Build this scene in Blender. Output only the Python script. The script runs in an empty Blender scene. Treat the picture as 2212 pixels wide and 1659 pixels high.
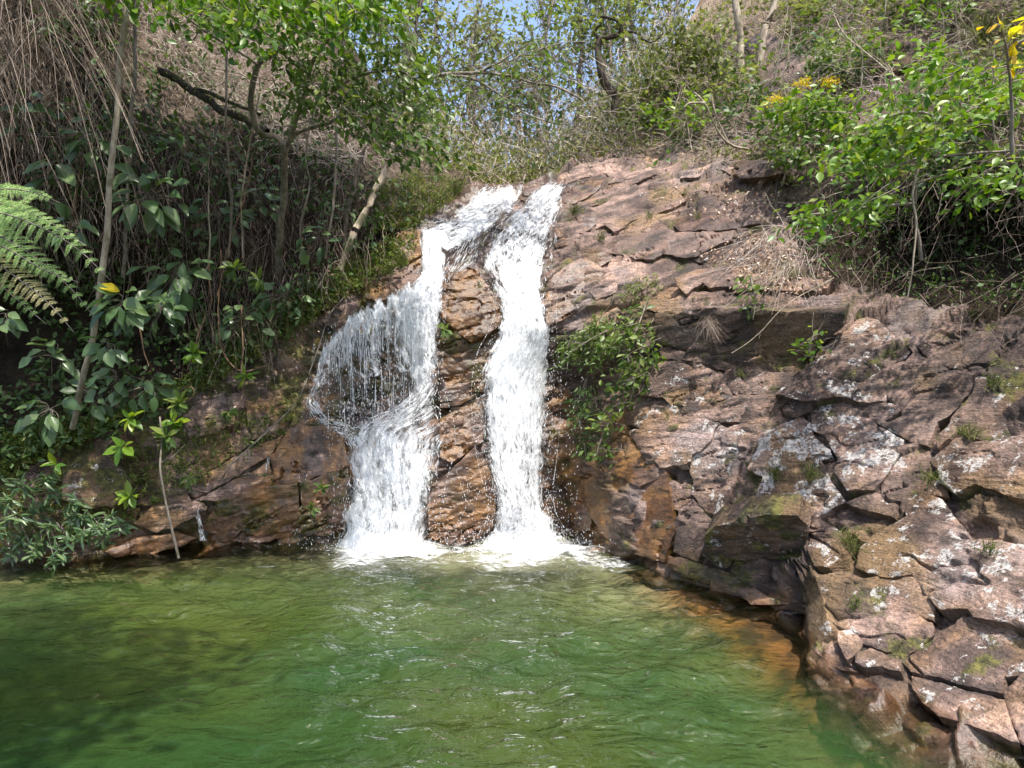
import bpy, math, random
import numpy as np
from mathutils import Vector
from mathutils.geometry import delaunay_2d_cdt

random.seed(7)
rng = np.random.default_rng(7)
scene = bpy.context.scene
COL = scene.collection

# ------------------------------------------------------------------ camera, sky, sun, exposure
FPX = 1441.0            # focal length in the 2212 x 1659 authoring pixels
CX, CY, CAMZ = 1106.0, 829.5, 2.0
cam = bpy.data.cameras.new('camera')
cam.sensor_width = 36.0
cam.lens = 36.0 * FPX / 2212.0
cam.clip_start, cam.clip_end = 0.05, 500.0
cam_ob = bpy.data.objects.new('camera', cam)
cam_ob.location = (0, 0, CAMZ)
cam_ob.rotation_euler = (math.radians(90), 0, 0)
COL.objects.link(cam_ob)
scene.camera = cam_ob

SUN = Vector((0.16, -0.36, 0.92)).normalized()          # direction towards the sun
elev = math.asin(SUN.z)
azim = math.atan2(SUN.x, SUN.y)
world = bpy.data.worlds.new('World')
scene.world = world
world.use_nodes = True
wn = world.node_tree
sky = wn.nodes.new('ShaderNodeTexSky')
sky.sky_type = 'NISHITA'
sky.sun_disc = False
sky.sun_elevation = elev
sky.sun_rotation = azim
sky.air_density, sky.dust_density, sky.ozone_density = 1.0, 3.0, 1.0
bg = wn.nodes['Background']
bg.inputs['Strength'].default_value = 0.15
wn.links.new(sky.outputs[0], bg.inputs['Color'])

sl = bpy.data.lights.new('sun', 'SUN')
sl.energy = 3.4
sl.angle = math.radians(0.6)
sl.color = (1.0, 0.95, 0.87)
so = bpy.data.objects.new('sun', sl)
so.rotation_euler = (-SUN).to_track_quat('-Z', 'Y').to_euler()
COL.objects.link(so)

scene.view_settings.view_transform = 'Standard'
scene.view_settings.look = 'None'
scene.view_settings.gamma = 1.0
scene.view_settings.exposure = 1.30
scene.view_settings.use_curve_mapping = False
scene.render.engine = 'CYCLES'
cy = scene.cycles
cy.use_denoising = True
try:
    cy.denoiser = 'OPENIMAGEDENOISE'
    cy.denoising_input_passes = 'RGB_ALBEDO_NORMAL'
except Exception:
    pass
cy.use_adaptive_sampling = True
cy.adaptive_threshold = 0.02
cy.max_bounces = 6
cy.diffuse_bounces = 3
cy.glossy_bounces = 2
cy.transmission_bounces = 4
cy.transparent_max_bounces = 14
cy.sample_clamp_indirect = 6.0
cy.sample_clamp_direct = 14.0
cy.caustics_reflective = False
cy.caustics_refractive = False

# ------------------------------------------------------------------ helpers
def W(x, y, Y):
    """authoring pixel + distance along the view axis -> world point(s)"""
    x = np.asarray(x, float); y = np.asarray(y, float); Y = np.asarray(Y, float)
    return np.stack([(x - CX) / FPX * Y, Y + 0 * x, CAMZ - (y - CY) / FPX * Y], -1)

def _h(ix, iy, iz, seed):
    h = (ix.astype(np.uint32) * np.uint32(374761393) + iy.astype(np.uint32) * np.uint32(668265263)
         + iz.astype(np.uint32) * np.uint32(2246822519) + np.uint32(seed * 974711 & 0xffffffff))
    h = (h ^ (h >> np.uint32(13))) * np.uint32(1274126177)
    h = (h ^ (h >> np.uint32(15))) * np.uint32(2654435761)
    h = h ^ (h >> np.uint32(16))
    return h.astype(np.float64) / 4294967295.0 * 2 - 1

def noise(p, freq=1.0, seed=0):
    p = np.asarray(p, float) * freq
    i = np.floor(p).astype(np.int64)
    f = p - i
    f = f * f * f * (f * (f * 6 - 15) + 10)
    i = i.astype(np.int32)
    r = 0
    with np.errstate(over='ignore'):
        for dx in (0, 1):
            wx = f[..., 0] if dx else 1 - f[..., 0]
            for dy in (0, 1):
                wy = f[..., 1] if dy else 1 - f[..., 1]
                for dz in (0, 1):
                    wz = f[..., 2] if dz else 1 - f[..., 2]
                    r = r + wx * wy * wz * _h(i[..., 0] + dx, i[..., 1] + dy, i[..., 2] + dz, seed)
    return r

def fbm(p, freq=1.0, octv=4, seed=0, gain=0.5):
    a, s, t = 1.0, 0, 0
    for o in range(octv):
        s = s + a * noise(p, freq * 2.03 ** o, seed + o * 17)
        t += a
        a *= gain
    return s / t

def sstep(a, b, x):
    t = np.clip((x - a) / (b - a), 0, 1)
    return t * t * (3 - 2 * t)

def cells(p, freq=1.0, seed=0):
    """nearest jittered cell: distance, gap to the second nearest, vector from its centre, random vector of the cell"""
    p = np.asarray(p, float).reshape(-1, 3) * freq
    i0 = np.floor(p).astype(np.int32)
    d1 = np.full(len(p), 9.0); d2 = np.full(len(p), 9.0)
    off = np.zeros((len(p), 3)); rv = np.zeros((len(p), 3))
    with np.errstate(over='ignore'):
        for dx in (-1, 0, 1):
            for dy in (-1, 0, 1):
                for dz in (-1, 0, 1):
                    c = i0 + np.array([dx, dy, dz], np.int32)
                    j = np.stack([_h(c[:, 0], c[:, 1], c[:, 2], seed + q) for q in (1, 2, 3)], -1)
                    v = p - (c + 0.5 + 0.45 * j)
                    d = np.sqrt((v * v).sum(1))
                    near = d < d1
                    d2 = np.where(near, d1, np.minimum(d2, d))
                    d1 = np.where(near, d, d1)
                    off[near] = v[near]; rv[near] = np.roll(j, 1, 1)[near]
    return d1, d2 - d1, off / freq, rv

def lerp3(a, b, t):
    return np.asarray(a) * (1 - t[..., None]) + np.asarray(b) * t[..., None]

def rock_color(P, lich, moss, wet, orng, tone):
    """mineral, lichen, moss and damp colouring of a rock surface, per point -> colour, roughness"""
    sh = P.shape[:-1]; P = P.reshape(-1, 3)
    lich, moss, wet, orng, tone = (np.broadcast_to(a, sh).ravel() for a in (lich, moss, wet, orng, tone))
    n1 = fbm(P, 1.5, 3, 501); n2 = fbm(P, 7, 4, 511, 0.62); n4 = fbm(P, 22, 2, 531)
    Q = P.copy(); Q[:, 2] = (P[:, 2] - 0.28 * P[:, 0] + 0.05 * P[:, 1]) * 9.0
    st = fbm(Q + 0.5 * fbm(P, 2, 2, 541)[:, None], 2.1, 4, 521, 0.6)
    c = lerp3((0.070, 0.048, 0.041), (0.255, 0.180, 0.150), sstep(-.45, .25, n1))
    c = lerp3(c, (0.200, 0.166, 0.160), sstep(.15, .55, n1) * .8)
    c = c * np.clip(1 + 0.70 * st + 0.70 * n2 + 0.40 * n4, .25, 2.2)[:, None]
    c = lerp3(c, (0.055, 0.042, 0.038), sstep(.12, .42, -st) * .7)
    c = lerp3(c, (0.235, 0.155, 0.078), .65 * sstep(-.05, .4, fbm(P, 1.7, 3, 551)))
    og = orng * sstep(-.25, .30, fbm(P, 3.2, 4, 561) + .35 * (orng - .5))
    oc = lerp3((0.125, 0.058, 0.020), (0.46, 0.265, 0.105), sstep(-.4, .4, n2))
    c = lerp3(c, oc, np.clip(og, 0, 1) * .85)
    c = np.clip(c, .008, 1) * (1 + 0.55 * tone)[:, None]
    mo = sstep(.0, .35, fbm(P, 4.5, 4, 571, .65) * 1.1 + moss - .45)
    c = lerp3(c, lerp3((0.036, 0.042, 0.010), (0.135, 0.130, 0.030), sstep(-.4, .5, n4)), mo * .85)
    wt = sstep(.20, .70, wet + .55 * n1 + .25 * n2)
    c = lerp3(c, c * np.array([.50, .43, .37]), wt * .85)
    L = 0.0
    rg = np.clip(.82 - .52 * wt * (1 - L) + .18 * n2, .30, .95)
    g = c.mean(1, keepdims=True)
    c = (g + (c - g) * 1.12) * .84
    return np.clip(c, .004, .85).reshape(*sh, 3), rg.reshape(sh)

def facets(p, freq, seed, flat=2.2):
    """piecewise planar broken-rock relief"""
    sh = p.shape[:-1]; q = p.reshape(-1, 3).copy()
    q[:, 2] = (q[:, 2] - 0.28 * q[:, 0] + 0.05 * q[:, 1]) * flat
    q += 0.10 / freq * np.stack([noise(q, freq * 2.3, seed + 5), noise(q, freq * 2.3, seed + 6), noise(q, freq * 2.3, seed + 7)], -1)
    d1, gap, off, rv = cells(q, freq, seed)
    r = (off * rv).sum(1) * 0.9 + rv[:, 2] * 0.22 / freq
    r = r * sstep(0, .07, gap)
    return r.reshape(sh), gap.reshape(sh)

def mesh(name, V, F, mat=None, parent=None, attrs=None, smooth=True, F4=None):
    """one mesh object from numpy arrays; F triangles (n,3) and/or F4 quads (m,4)"""
    me = bpy.data.meshes.new(name)
    V = np.asarray(V, np.float32)
    me.vertices.add(len(V))
    me.vertices.foreach_set('co', V.ravel())
    loops, starts, tot = [], [], 0
    if F is not None and len(F):
        F = np.asarray(F, np.int32)
        loops.append(F.ravel()); starts.append(np.arange(len(F)) * 3); tot = len(F) * 3
    if F4 is not None and len(F4):
        F4 = np.asarray(F4, np.int32)
        loops.append(F4.ravel()); starts.append(tot + np.arange(len(F4)) * 4)
    L = np.concatenate(loops); S = np.concatenate(starts).astype(np.int32)
    me.loops.add(len(L))
    me.loops.foreach_set('vertex_index', L)
    me.polygons.add(len(S))
    me.polygons.foreach_set('loop_start', S)
    me.polygons.foreach_set('use_smooth', np.full(len(S), smooth, bool))
    for k, v in (attrs or {}).items():
        v = np.asarray(v, np.float32)
        if v.ndim == 2:
            a = me.attributes.new(k, 'FLOAT_VECTOR', 'POINT'); a.data.foreach_set('vector', v.ravel())
        else:
            a = me.attributes.new(k, 'FLOAT', 'POINT'); a.data.foreach_set('value', v)
    me.update(calc_edges=True)
    if mat is not None:
        me.materials.append(mat)
    ob = bpy.data.objects.new(name, me)
    COL.objects.link(ob)
    if parent is not None:
        ob.parent = parent
        ob.matrix_parent_inverse = parent.matrix_basis.inverted()
    return ob

def tag(o, label=None, cat=None, group=None, kind=None):
    if label: o['label'] = label
    if cat: o['category'] = cat
    if group: o['group'] = group
    if kind: o['kind'] = kind
    return o

def thing(name, loc, label, cat, group=None):
    o = bpy.data.objects.new(name, None)
    o.location = tuple(float(c) for c in loc)
    COL.objects.link(o)
    bpy.context.view_layer.update() if False else None
    tag(o, label, cat, group)
    return o

def tubes(P, R, sides=3):
    """P (n,k,3), R (n,k) -> verts, quads of n open tubes"""
    P = np.asarray(P, float); R = np.asarray(R, float)
    n, k, _ = P.shape
    T = np.gradient(P, axis=1)
    T /= np.linalg.norm(T, axis=2, keepdims=True) + 1e-9
    up = np.where(np.abs(T[..., 2:3]) > 0.9, np.array([1.0, 0, 0]), np.array([0, 0, 1.0]))
    A = np.cross(T, up); A /= np.linalg.norm(A, axis=2, keepdims=True) + 1e-9
    B = np.cross(T, A)
    ang = np.arange(sides) * 2 * math.pi / sides
    V = P[:, :, None, :] + R[:, :, None, None] * (A[:, :, None, :] * np.cos(ang)[None, None, :, None]
                                                   + B[:, :, None, :] * np.sin(ang)[None, None, :, None])
    base = (np.arange(n) * k * sides)[:, None, None]
    row = (np.arange(k - 1) * sides)[None, :, None]
    s0 = np.arange(sides)[None, None, :]; s1 = (s0 + 1) % sides
    Q = np.stack([base + row + s0, base + row + s1, base + row + sides + s1, base + row + sides + s0], -1)
    return V.reshape(-1, 3), Q.reshape(-1, 4)

def resample(pts, n):
    """smooth (Catmull-Rom) resampling of a polyline to n points"""
    p = np.asarray(pts, float)
    if len(p) == 2:
        t = np.linspace(0, 1, n)[:, None]
        return p[0] * (1 - t) + p[1] * t
    q = np.vstack([2 * p[0] - p[1], p, 2 * p[-1] - p[-2]])
    out = []
    for i in range(len(p) - 1):
        a, b, c, d = q[i], q[i + 1], q[i + 2], q[i + 3]
        for t in np.linspace(0, 1, 12, endpoint=False):
            out.append(0.5 * ((2 * b) + (-a + c) * t + (2 * a - 5 * b + 4 * c - d) * t * t + (-a + 3 * b - 3 * c + d) * t ** 3))
    out.append(p[-1])
    o = np.array(out)
    s = np.concatenate([[0], np.cumsum(np.linalg.norm(np.diff(o, axis=0), axis=1))])
    u = np.linspace(0, s[-1], n)
    return np.stack([np.interp(u, s, o[:, j]) for j in range(o.shape[1])], -1)

# ------------------------------------------------------------------ materials
def newmat(name):
    m = bpy.data.materials.new(name)
    m.use_nodes = True
    nt = m.node_tree
    nt.nodes.clear()
    return m, nt

class NT:
    """terse node building"""
    def __init__(s, nt): s.nt = nt
    def n(s, typ, **kw):
        nd = s.nt.nodes.new('ShaderNode' + typ)
        for k, v in kw.items(): setattr(nd, k, v)
        return nd
    def set(s, sock, v):
        if isinstance(v, bpy.types.NodeSocket): s.nt.links.new(v, sock)
        elif v is not None:
            if sock.type == 'RGBA' and not isinstance(v, (int, float)) and len(v) == 3: v = (*v, 1)
            sock.default_value = v
    def math(s, op, a, b=None, c=None, clamp=False):
        nd = s.n('Math', operation=op, use_clamp=clamp)
        s.set(nd.inputs[0], a)
        if b is not None: s.set(nd.inputs[1], b)
        if c is not None: s.set(nd.inputs[2], c)
        return nd.outputs[0]
    def mix(s, f, a, b, blend='MIX'):
        nd = s.n('Mix', data_type='RGBA', blend_type=blend)
        s.set(nd.inputs[0], f); s.set(nd.inputs[6], a); s.set(nd.inputs[7], b)
        return nd.outputs[2]
    def attr(s, name):
        return s.n('Attribute', attribute_name=name).outputs['Fac']
    def attrv(s, name):
        return s.n('Attribute', attribute_name=name).outputs['Vector']
    def pos(s):
        return s.n('NewGeometry').outputs['Position']
    def scale(s, v, sc, rot=None):
        nd = s.n('Mapping'); s.set(nd.inputs[0], v); nd.inputs['Scale'].default_value = sc
        if rot: nd.inputs['Rotation'].default_value = rot
        return nd.outputs[0]
    def noise(s, v, sc=5, det=4, rough=0.55, dist=0.0):
        nd = s.n('TexNoise'); s.set(nd.inputs['Vector'], v)
        nd.inputs['Scale'].default_value = sc; nd.inputs['Detail'].default_value = det
        nd.inputs['Roughness'].default_value = rough; nd.inputs['Distortion'].default_value = dist
        return nd.outputs['Fac']
    def voro(s, v, sc=5, feat='F1', rnd=1.0):
        nd = s.n('TexVoronoi', feature=feat); s.set(nd.inputs['Vector'], v); nd.inputs['Scale'].default_value = sc
        nd.inputs['Randomness'].default_value = rnd
        return nd.outputs[0]
    def ramp(s, f, stops, interp='LINEAR'):
        nd = s.n('ValToRGB'); s.set(nd.inputs[0], f)
        cr = nd.color_ramp; cr.interpolation = interp
        while len(cr.elements) < len(stops): cr.elements.new(0.5)
        for e, (p, c) in zip(cr.elements, stops):
            e.position = p
            e.color = (c, c, c, 1) if isinstance(c, (int, float)) else (*c, 1)
        return nd.outputs[0]
    def smooth(s, f, a, b):
        nd = s.n('MapRange', interpolation_type='SMOOTHSTEP'); s.set(nd.inputs[0], f)
        s.set(nd.inputs[1], a); s.set(nd.inputs[2], b)
        return nd.outputs[0]
    def bump(s, h, st=0.3, dist=0.02, nrm=None):
        nd = s.n('Bump'); s.set(nd.inputs['Strength'], st); nd.inputs['Distance'].default_value = dist
        s.set(nd.inputs['Height'], h)
        if nrm is not None: s.set(nd.inputs['Normal'], nrm)
        return nd.outputs[0]
    def principled(s, **kw):
        nd = s.n('BsdfPrincipled')
        for k, v in kw.items(): s.set(nd.inputs[k.replace('_', ' ')], v)
        return nd
    def out(s, surf=None, vol=None):
        o = s.n('OutputMaterial')
        if surf is not None: s.nt.links.new(surf, o.inputs['Surface'])
        if vol is not None: s.nt.links.new(vol, o.inputs['Volume'])

def rock_material():
    m, nt = newmat('layered_rock'); k = NT(nt)
    P = k.pos()
    base = k.attrv('col'); lich = k.attr('lich')
    n3 = k.noise(P, 40, 4, 0.72)
    st = k.noise(k.scale(P, (2.2, 2.2, 17), (0.10, -0.30, 0)), 3.4, 4, 0.68, 0.4)
    base = k.mix(k.smooth(n3, 0.50, 0.72), base, k.mix(1.0, base, (1.75, 1.70, 1.66), 'MULTIPLY'))
    base = k.mix(k.math('MULTIPLY', k.smooth(n3, 0.48, 0.32), 0.8), base, k.mix(1.0, base, (0.30, 0.27, 0.26), 'MULTIPLY'))
    base = k.mix(k.math('MULTIPLY', k.smooth(st, 0.45, 0.33), 0.75), base, k.mix(1.0, base, (0.26, 0.23, 0.22), 'MULTIPLY'))
    base = k.mix(k.math('MULTIPLY', k.smooth(st, 0.54, 0.68), 0.6), base, k.mix(1.0, base, (1.5, 1.42, 1.36), 'MULTIPLY'))
    l1 = k.noise(P, 5.5, 6, 0.70, 0.3); 
    lm = k.math('ADD', k.math('ADD', k.math('MULTIPLY', l1, 0.80), k.math('MULTIPLY', n3, 0.20)), k.math('MULTIPLY', k.math('SUBTRACT', lich, 0.5), 0.30))
    lm = k.math('MULTIPLY', k.smooth(lm, 0.515, 0.555), k.smooth(lich, 0.02, 0.10))
    base = k.mix(k.math('MULTIPLY', lm, 0.82), base, k.mix(k.smooth(n3, 0.35, 0.65), (0.27, 0.25, 0.23), (0.56, 0.54, 0.52)))
    rg = k.math('MAXIMUM', k.attr('rgh'), k.math('MULTIPLY', lm, 0.8))
    h = k.math('ADD', n3, k.math('MULTIPLY', st, 0.8))
    p = k.principled(Base_Color=base, Roughness=rg, Normal=k.bump(h, k.math('MULTIPLY', rg, 1.15), 0.026))
    p.inputs['Specular IOR Level'].default_value = 0.5
    k.out(p.outputs[0])
    return m

def soil_material():
    m, nt = newmat('leafy_soil'); k = NT(nt)
    P = k.pos()
    n1 = k.noise(P, 2.2, 6, 0.65); n2 = k.noise(P, 26, 5, 0.7)
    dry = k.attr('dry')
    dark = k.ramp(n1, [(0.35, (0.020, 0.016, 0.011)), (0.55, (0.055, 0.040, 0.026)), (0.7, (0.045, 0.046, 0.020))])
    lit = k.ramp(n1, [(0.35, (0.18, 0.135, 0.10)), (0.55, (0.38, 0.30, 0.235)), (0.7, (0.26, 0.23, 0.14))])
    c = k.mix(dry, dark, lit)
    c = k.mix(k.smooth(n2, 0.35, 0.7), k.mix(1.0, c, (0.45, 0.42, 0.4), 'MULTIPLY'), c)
    p = k.principled(Base_Color=c, Roughness=0.95, Normal=k.bump(k.math('ADD', n2, n1), 0.9, 0.06))
    p.inputs['Specular IOR Level'].default_value = 0.15
    k.out(p.outputs[0]); return m

def leaf_material(name, cols, trans=0.35, rough=0.42, spec=0.45):
    """cols: colour stops picked by the per-leaf value 'rnd'"""
    m, nt = newmat(name); k = NT(nt)
    r = k.attr('rnd')
    c = k.ramp(r, [(i / (len(cols) - 1), cc) for i, cc in enumerate(cols)])
    p = k.principled(Base_Color=c, Roughness=rough)
    p.inputs['Specular IOR Level'].default_value = spec
    t = k.n('BsdfTranslucent')
    k.set(t.inputs[0], k.mix(1.0, c, (1.25, 1.35, 0.55), 'MULTIPLY'))
    mx = k.n('MixShader'); mx.inputs[0].default_value = trans
    nt.links.new(p.outputs[0], mx.inputs[1]); nt.links.new(t.outputs[0], mx.inputs[2])
    k.out(mx.outputs[0]); return m

def bark_material(name, a, b, c3=None, sc=18):
    m, nt = newmat(name); k = NT(nt)
    P = k.pos()
    n1 = k.noise(k.scale(P, (1, 1, 0.3)), sc, 5, 0.65); n2 = k.noise(P, 5, 4, 0.6)
    c = k.mix(k.smooth(n1, 0.35, 0.65), a, b)
    if c3: c = k.mix(k.smooth(n2, 0.52, 0.66), c, c3)
    p = k.principled(Base_Color=c, Roughness=0.85, Normal=k.bump(n1, 0.6, 0.01))
    p.inputs['Specular IOR Level'].default_value = 0.2
    k.out(p.outputs[0]); return m

def straw_material(name, cols):
    m, nt = newmat(name); k = NT(nt)
    c = k.ramp(k.attr('rnd'), [(i / (len(cols) - 1), cc) for i, cc in enumerate(cols)])
    p = k.principled(Base_Color=c, Roughness=0.75)
    p.inputs['Specular IOR Level'].default_value = 0.25
    k.out(p.outputs[0]); return m

def water_material():
    m, nt = newmat('pool_water'); k = NT(nt)
    P = k.pos()
    w1 = k.noise(k.scale(P, (1.0, 1.6, 1)), 3.6, 3, 0.5, 0.8)
    w2 = k.noise(k.scale(P, (1.0, 1.5, 1), (0, 0, 0.5)), 11, 2, 0.5, 0.5)
    calm = k.attr('chop')
    h = k.math('MULTIPLY', k.math('ADD', w1, k.math('MULTIPLY', w2, 0.30)), k.math('ADD', 0.15, k.math('MULTIPLY', calm, 0.9)))
    bp = k.bump(h, 1.0, 0.07)
    fr = k.n('Fresnel'); fr.inputs['IOR'].default_value = 1.40; k.set(fr.inputs['Normal'], bp)
    g = k.n('BsdfGlossy'); g.inputs['Roughness'].default_value = 0.03; k.set(g.inputs['Normal'], bp)
    tp = k.n('BsdfTransparent')
    df = k.n('BsdfDiffuse'); k.set(df.inputs[0], k.mix(k.attr('aer'), k.mix(k.smooth(k.noise(P, 0.45, 2, 0.5), 0.3, 0.7), (0.018, 0.054, 0.014), (0.050, 0.070, 0.012)), (0.26, 0.25, 0.14))); k.set(df.inputs['Normal'], bp)
    t = k.n('MixShader'); k.set(t.inputs[0], k.attr('turb'))      # suspended green silt, denser where the pool is deep
    nt.links.new(tp.outputs[0], t.inputs[1]); nt.links.new(df.outputs[0], t.inputs[2])
    mx = k.n('MixShader'); k.set(mx.inputs[0], fr.outputs[0])
    nt.links.new(t.outputs[0], mx.inputs[1]); nt.links.new(g.outputs[0], mx.inputs[2])
    va = k.n('VolumeAbsorption'); va.inputs['Color'].default_value = (0.40, 0.60, 0.36, 1); va.inputs['Density'].default_value = 1.15
    k.out(mx.outputs[0], va.outputs[0]); return m

def bed_material():
    m, nt = newmat('pool_bed_silt'); k = NT(nt)
    P = k.pos()
    n1 = k.noise(P, 0.8, 3, 0.5, 0.4); n2 = k.noise(P, 3.5, 4, 0.6)
    rust = k.attr('rust')
    c = k.ramp(n1, [(0.3, (0.12, 0.11, 0.065)), (0.5, (0.27, 0.235, 0.14)), (0.7, (0.38, 0.33, 0.21))])
    c = k.mix(k.smooth(n2, 0.62, 0.36), c, k.mix(1.0, c, (0.5, 0.5, 0.45), 'MULTIPLY'))
    rc = k.mix(k.smooth(n2, 0.35, 0.65), (0.055, 0.022, 0.009), (0.30, 0.115, 0.032))
    c = k.mix(rust, c, rc)
    p = k.principled(Base_Color=c, Roughness=0.9, Normal=k.bump(n2, 0.6, 0.05))
    k.out(p.outputs[0]); return m

def foam_material(name, thr, soft, sx, sy):
    """broken white water; the 'flow' attribute holds metres (across, along), 'dens' how closed the sheet is"""
    m, nt = newmat(name); k = NT(nt)
    fl = k.attrv('flow'); dens = k.attr('dens')
    a = k.noise(k.scale(fl, (sx, sy, 1)), 1.0, 5, 0.62, 0.35)
    b = k.noise(k.scale(fl, (sx * 3.1, sy * 3.3, 1)), 1.0, 4, 0.6, 0.4)
    v = k.math('ADD', k.math('MULTIPLY', a, 0.62), k.math('MULTIPLY', b, 0.38))
    v = k.math('ADD', v, k.math('SUBTRACT', dens, 0.5))
    al = k.smooth(v, thr, thr + soft)
    p = k.principled(Base_Color=(0.90, 0.92, 0.94), Roughness=0.35)
    p.inputs['Subsurface Weight'].default_value = 0.0
    tl = k.n('BsdfTranslucent'); tl.inputs[0].default_value = (0.9, 0.93, 0.96, 1)
    mt = k.n('MixShader'); mt.inputs[0].default_value = 0.4
    nt.links.new(p.outputs[0], mt.inputs[1]); nt.links.new(tl.outputs[0], mt.inputs[2])
    k.set(p.inputs['Normal'], k.bump(v, 0.5, 0.03))
    tr = k.n('BsdfTransparent')
    mx = k.n('MixShader'); k.set(mx.inputs[0], al)
    nt.links.new(tr.outputs[0], mx.inputs[1]); nt.links.new(mt.outputs[0], mx.inputs[2])
    k.out(mx.outputs[0]); return m

def drop_material():
    m, nt = newmat('white_water_drops'); k = NT(nt)
    p = k.principled(Base_Color=(0.92, 0.94, 0.96), Roughness=0.2)
    tl = k.n('BsdfTranslucent'); tl.inputs[0].default_value = (0.92, 0.94, 0.96, 1)
    mt = k.n('MixShader'); mt.inputs[0].default_value = 0.4
    nt.links.new(p.outputs[0], mt.inputs[1]); nt.links.new(tl.outputs[0], mt.inputs[2])
    k.out(mt.outputs[0]); return m

M = dict(rock=rock_material(), soil=soil_material(), water=water_material(), bed=bed_material(),
         foam=foam_material('white_water', 0.46, 0.24, 15, 4.2), foam_b=foam_material('thin_white_water', 0.50, 0.20, 24, 6.5),
         foam_p=foam_material('pool_foam', 0.48, 0.30, 6.0, 6.0), drop=drop_material(),
         bark_pale=bark_material('pale_bark', (0.24, 0.19, 0.14), (0.42, 0.36, 0.28), (0.16, 0.15, 0.09)),
         bark_dark=bark_material('dark_bark', (0.035, 0.028, 0.022), (0.085, 0.065, 0.05), (0.06, 0.065, 0.03)),
         bark_grey=bark_material('grey_bark', (0.13, 0.11, 0.09), (0.27, 0.23, 0.19), (0.10, 0.10, 0.05)),
         bark_red=bark_material('reddish_vine_bark', (0.10, 0.06, 0.035), (0.22, 0.14, 0.09)),
         straw=straw_material('dry_straw', [(0.06, 0.042, 0.03), (0.16, 0.115, 0.085), (0.28, 0.215, 0.17), (0.42, 0.35, 0.30)]),
         straw_pale=straw_material('bleached_straw', [(0.28, 0.22, 0.17), (0.46, 0.38, 0.32), (0.60, 0.53, 0.47)]),
         litter=straw_material('fallen_leaves', [(0.12, 0.065, 0.035), (0.26, 0.16, 0.10), (0.42, 0.31, 0.23), (0.50, 0.40, 0.33)]),
         leaf_dark=leaf_material('dark_glossy_leaf', [(0.028, 0.055, 0.016), (0.055, 0.105, 0.026), (0.095, 0.150, 0.040)], 0.25, 0.5, 0.35),
         leaf_big=leaf_material('broad_leaf', [(0.042, 0.085, 0.030), (0.080, 0.140, 0.050), (0.13, 0.19, 0.07)], 0.25, 0.36, 0.5),
         leaf_mid=leaf_material('tree_leaf', [(0.045, 0.085, 0.020), (0.095, 0.150, 0.032), (0.19, 0.235, 0.055)], 0.42, 0.4, 0.4),
         leaf_lime=leaf_material('lime_leaf', [(0.050, 0.13, 0.012), (0.125, 0.22, 0.018), (0.24, 0.30, 0.022)], 0.42, 0.38, 0.4),
         leaf_olive=leaf_material('olive_leaf', [(0.09, 0.105, 0.045), (0.16, 0.18, 0.065), (0.24, 0.25, 0.11)], 0.45, 0.55, 0.3),
         leaf_yellow=leaf_material('yellow_leaf', [(0.50, 0.30, 0.01), (0.62, 0.44, 0.02), (0.48, 0.45, 0.03)], 0.4, 0.4, 0.3),
         fern=leaf_material('fern_leaf', [(0.13, 0.24, 0.06), (0.22, 0.34, 0.10), (0.32, 0.42, 0.16)], 0.35, 0.5, 0.35),
         fern_dry=leaf_material('dry_fern_leaf', [(0.26, 0.24, 0.09), (0.40, 0.36, 0.17), (0.50, 0.44, 0.27)], 0.35, 0.6, 0.2),
         grass=leaf_material('grass_blade', [(0.05, 0.10, 0.018), (0.13, 0.18, 0.035), (0.26, 0.25, 0.09)], 0.35, 0.5, 0.3),
         )
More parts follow.
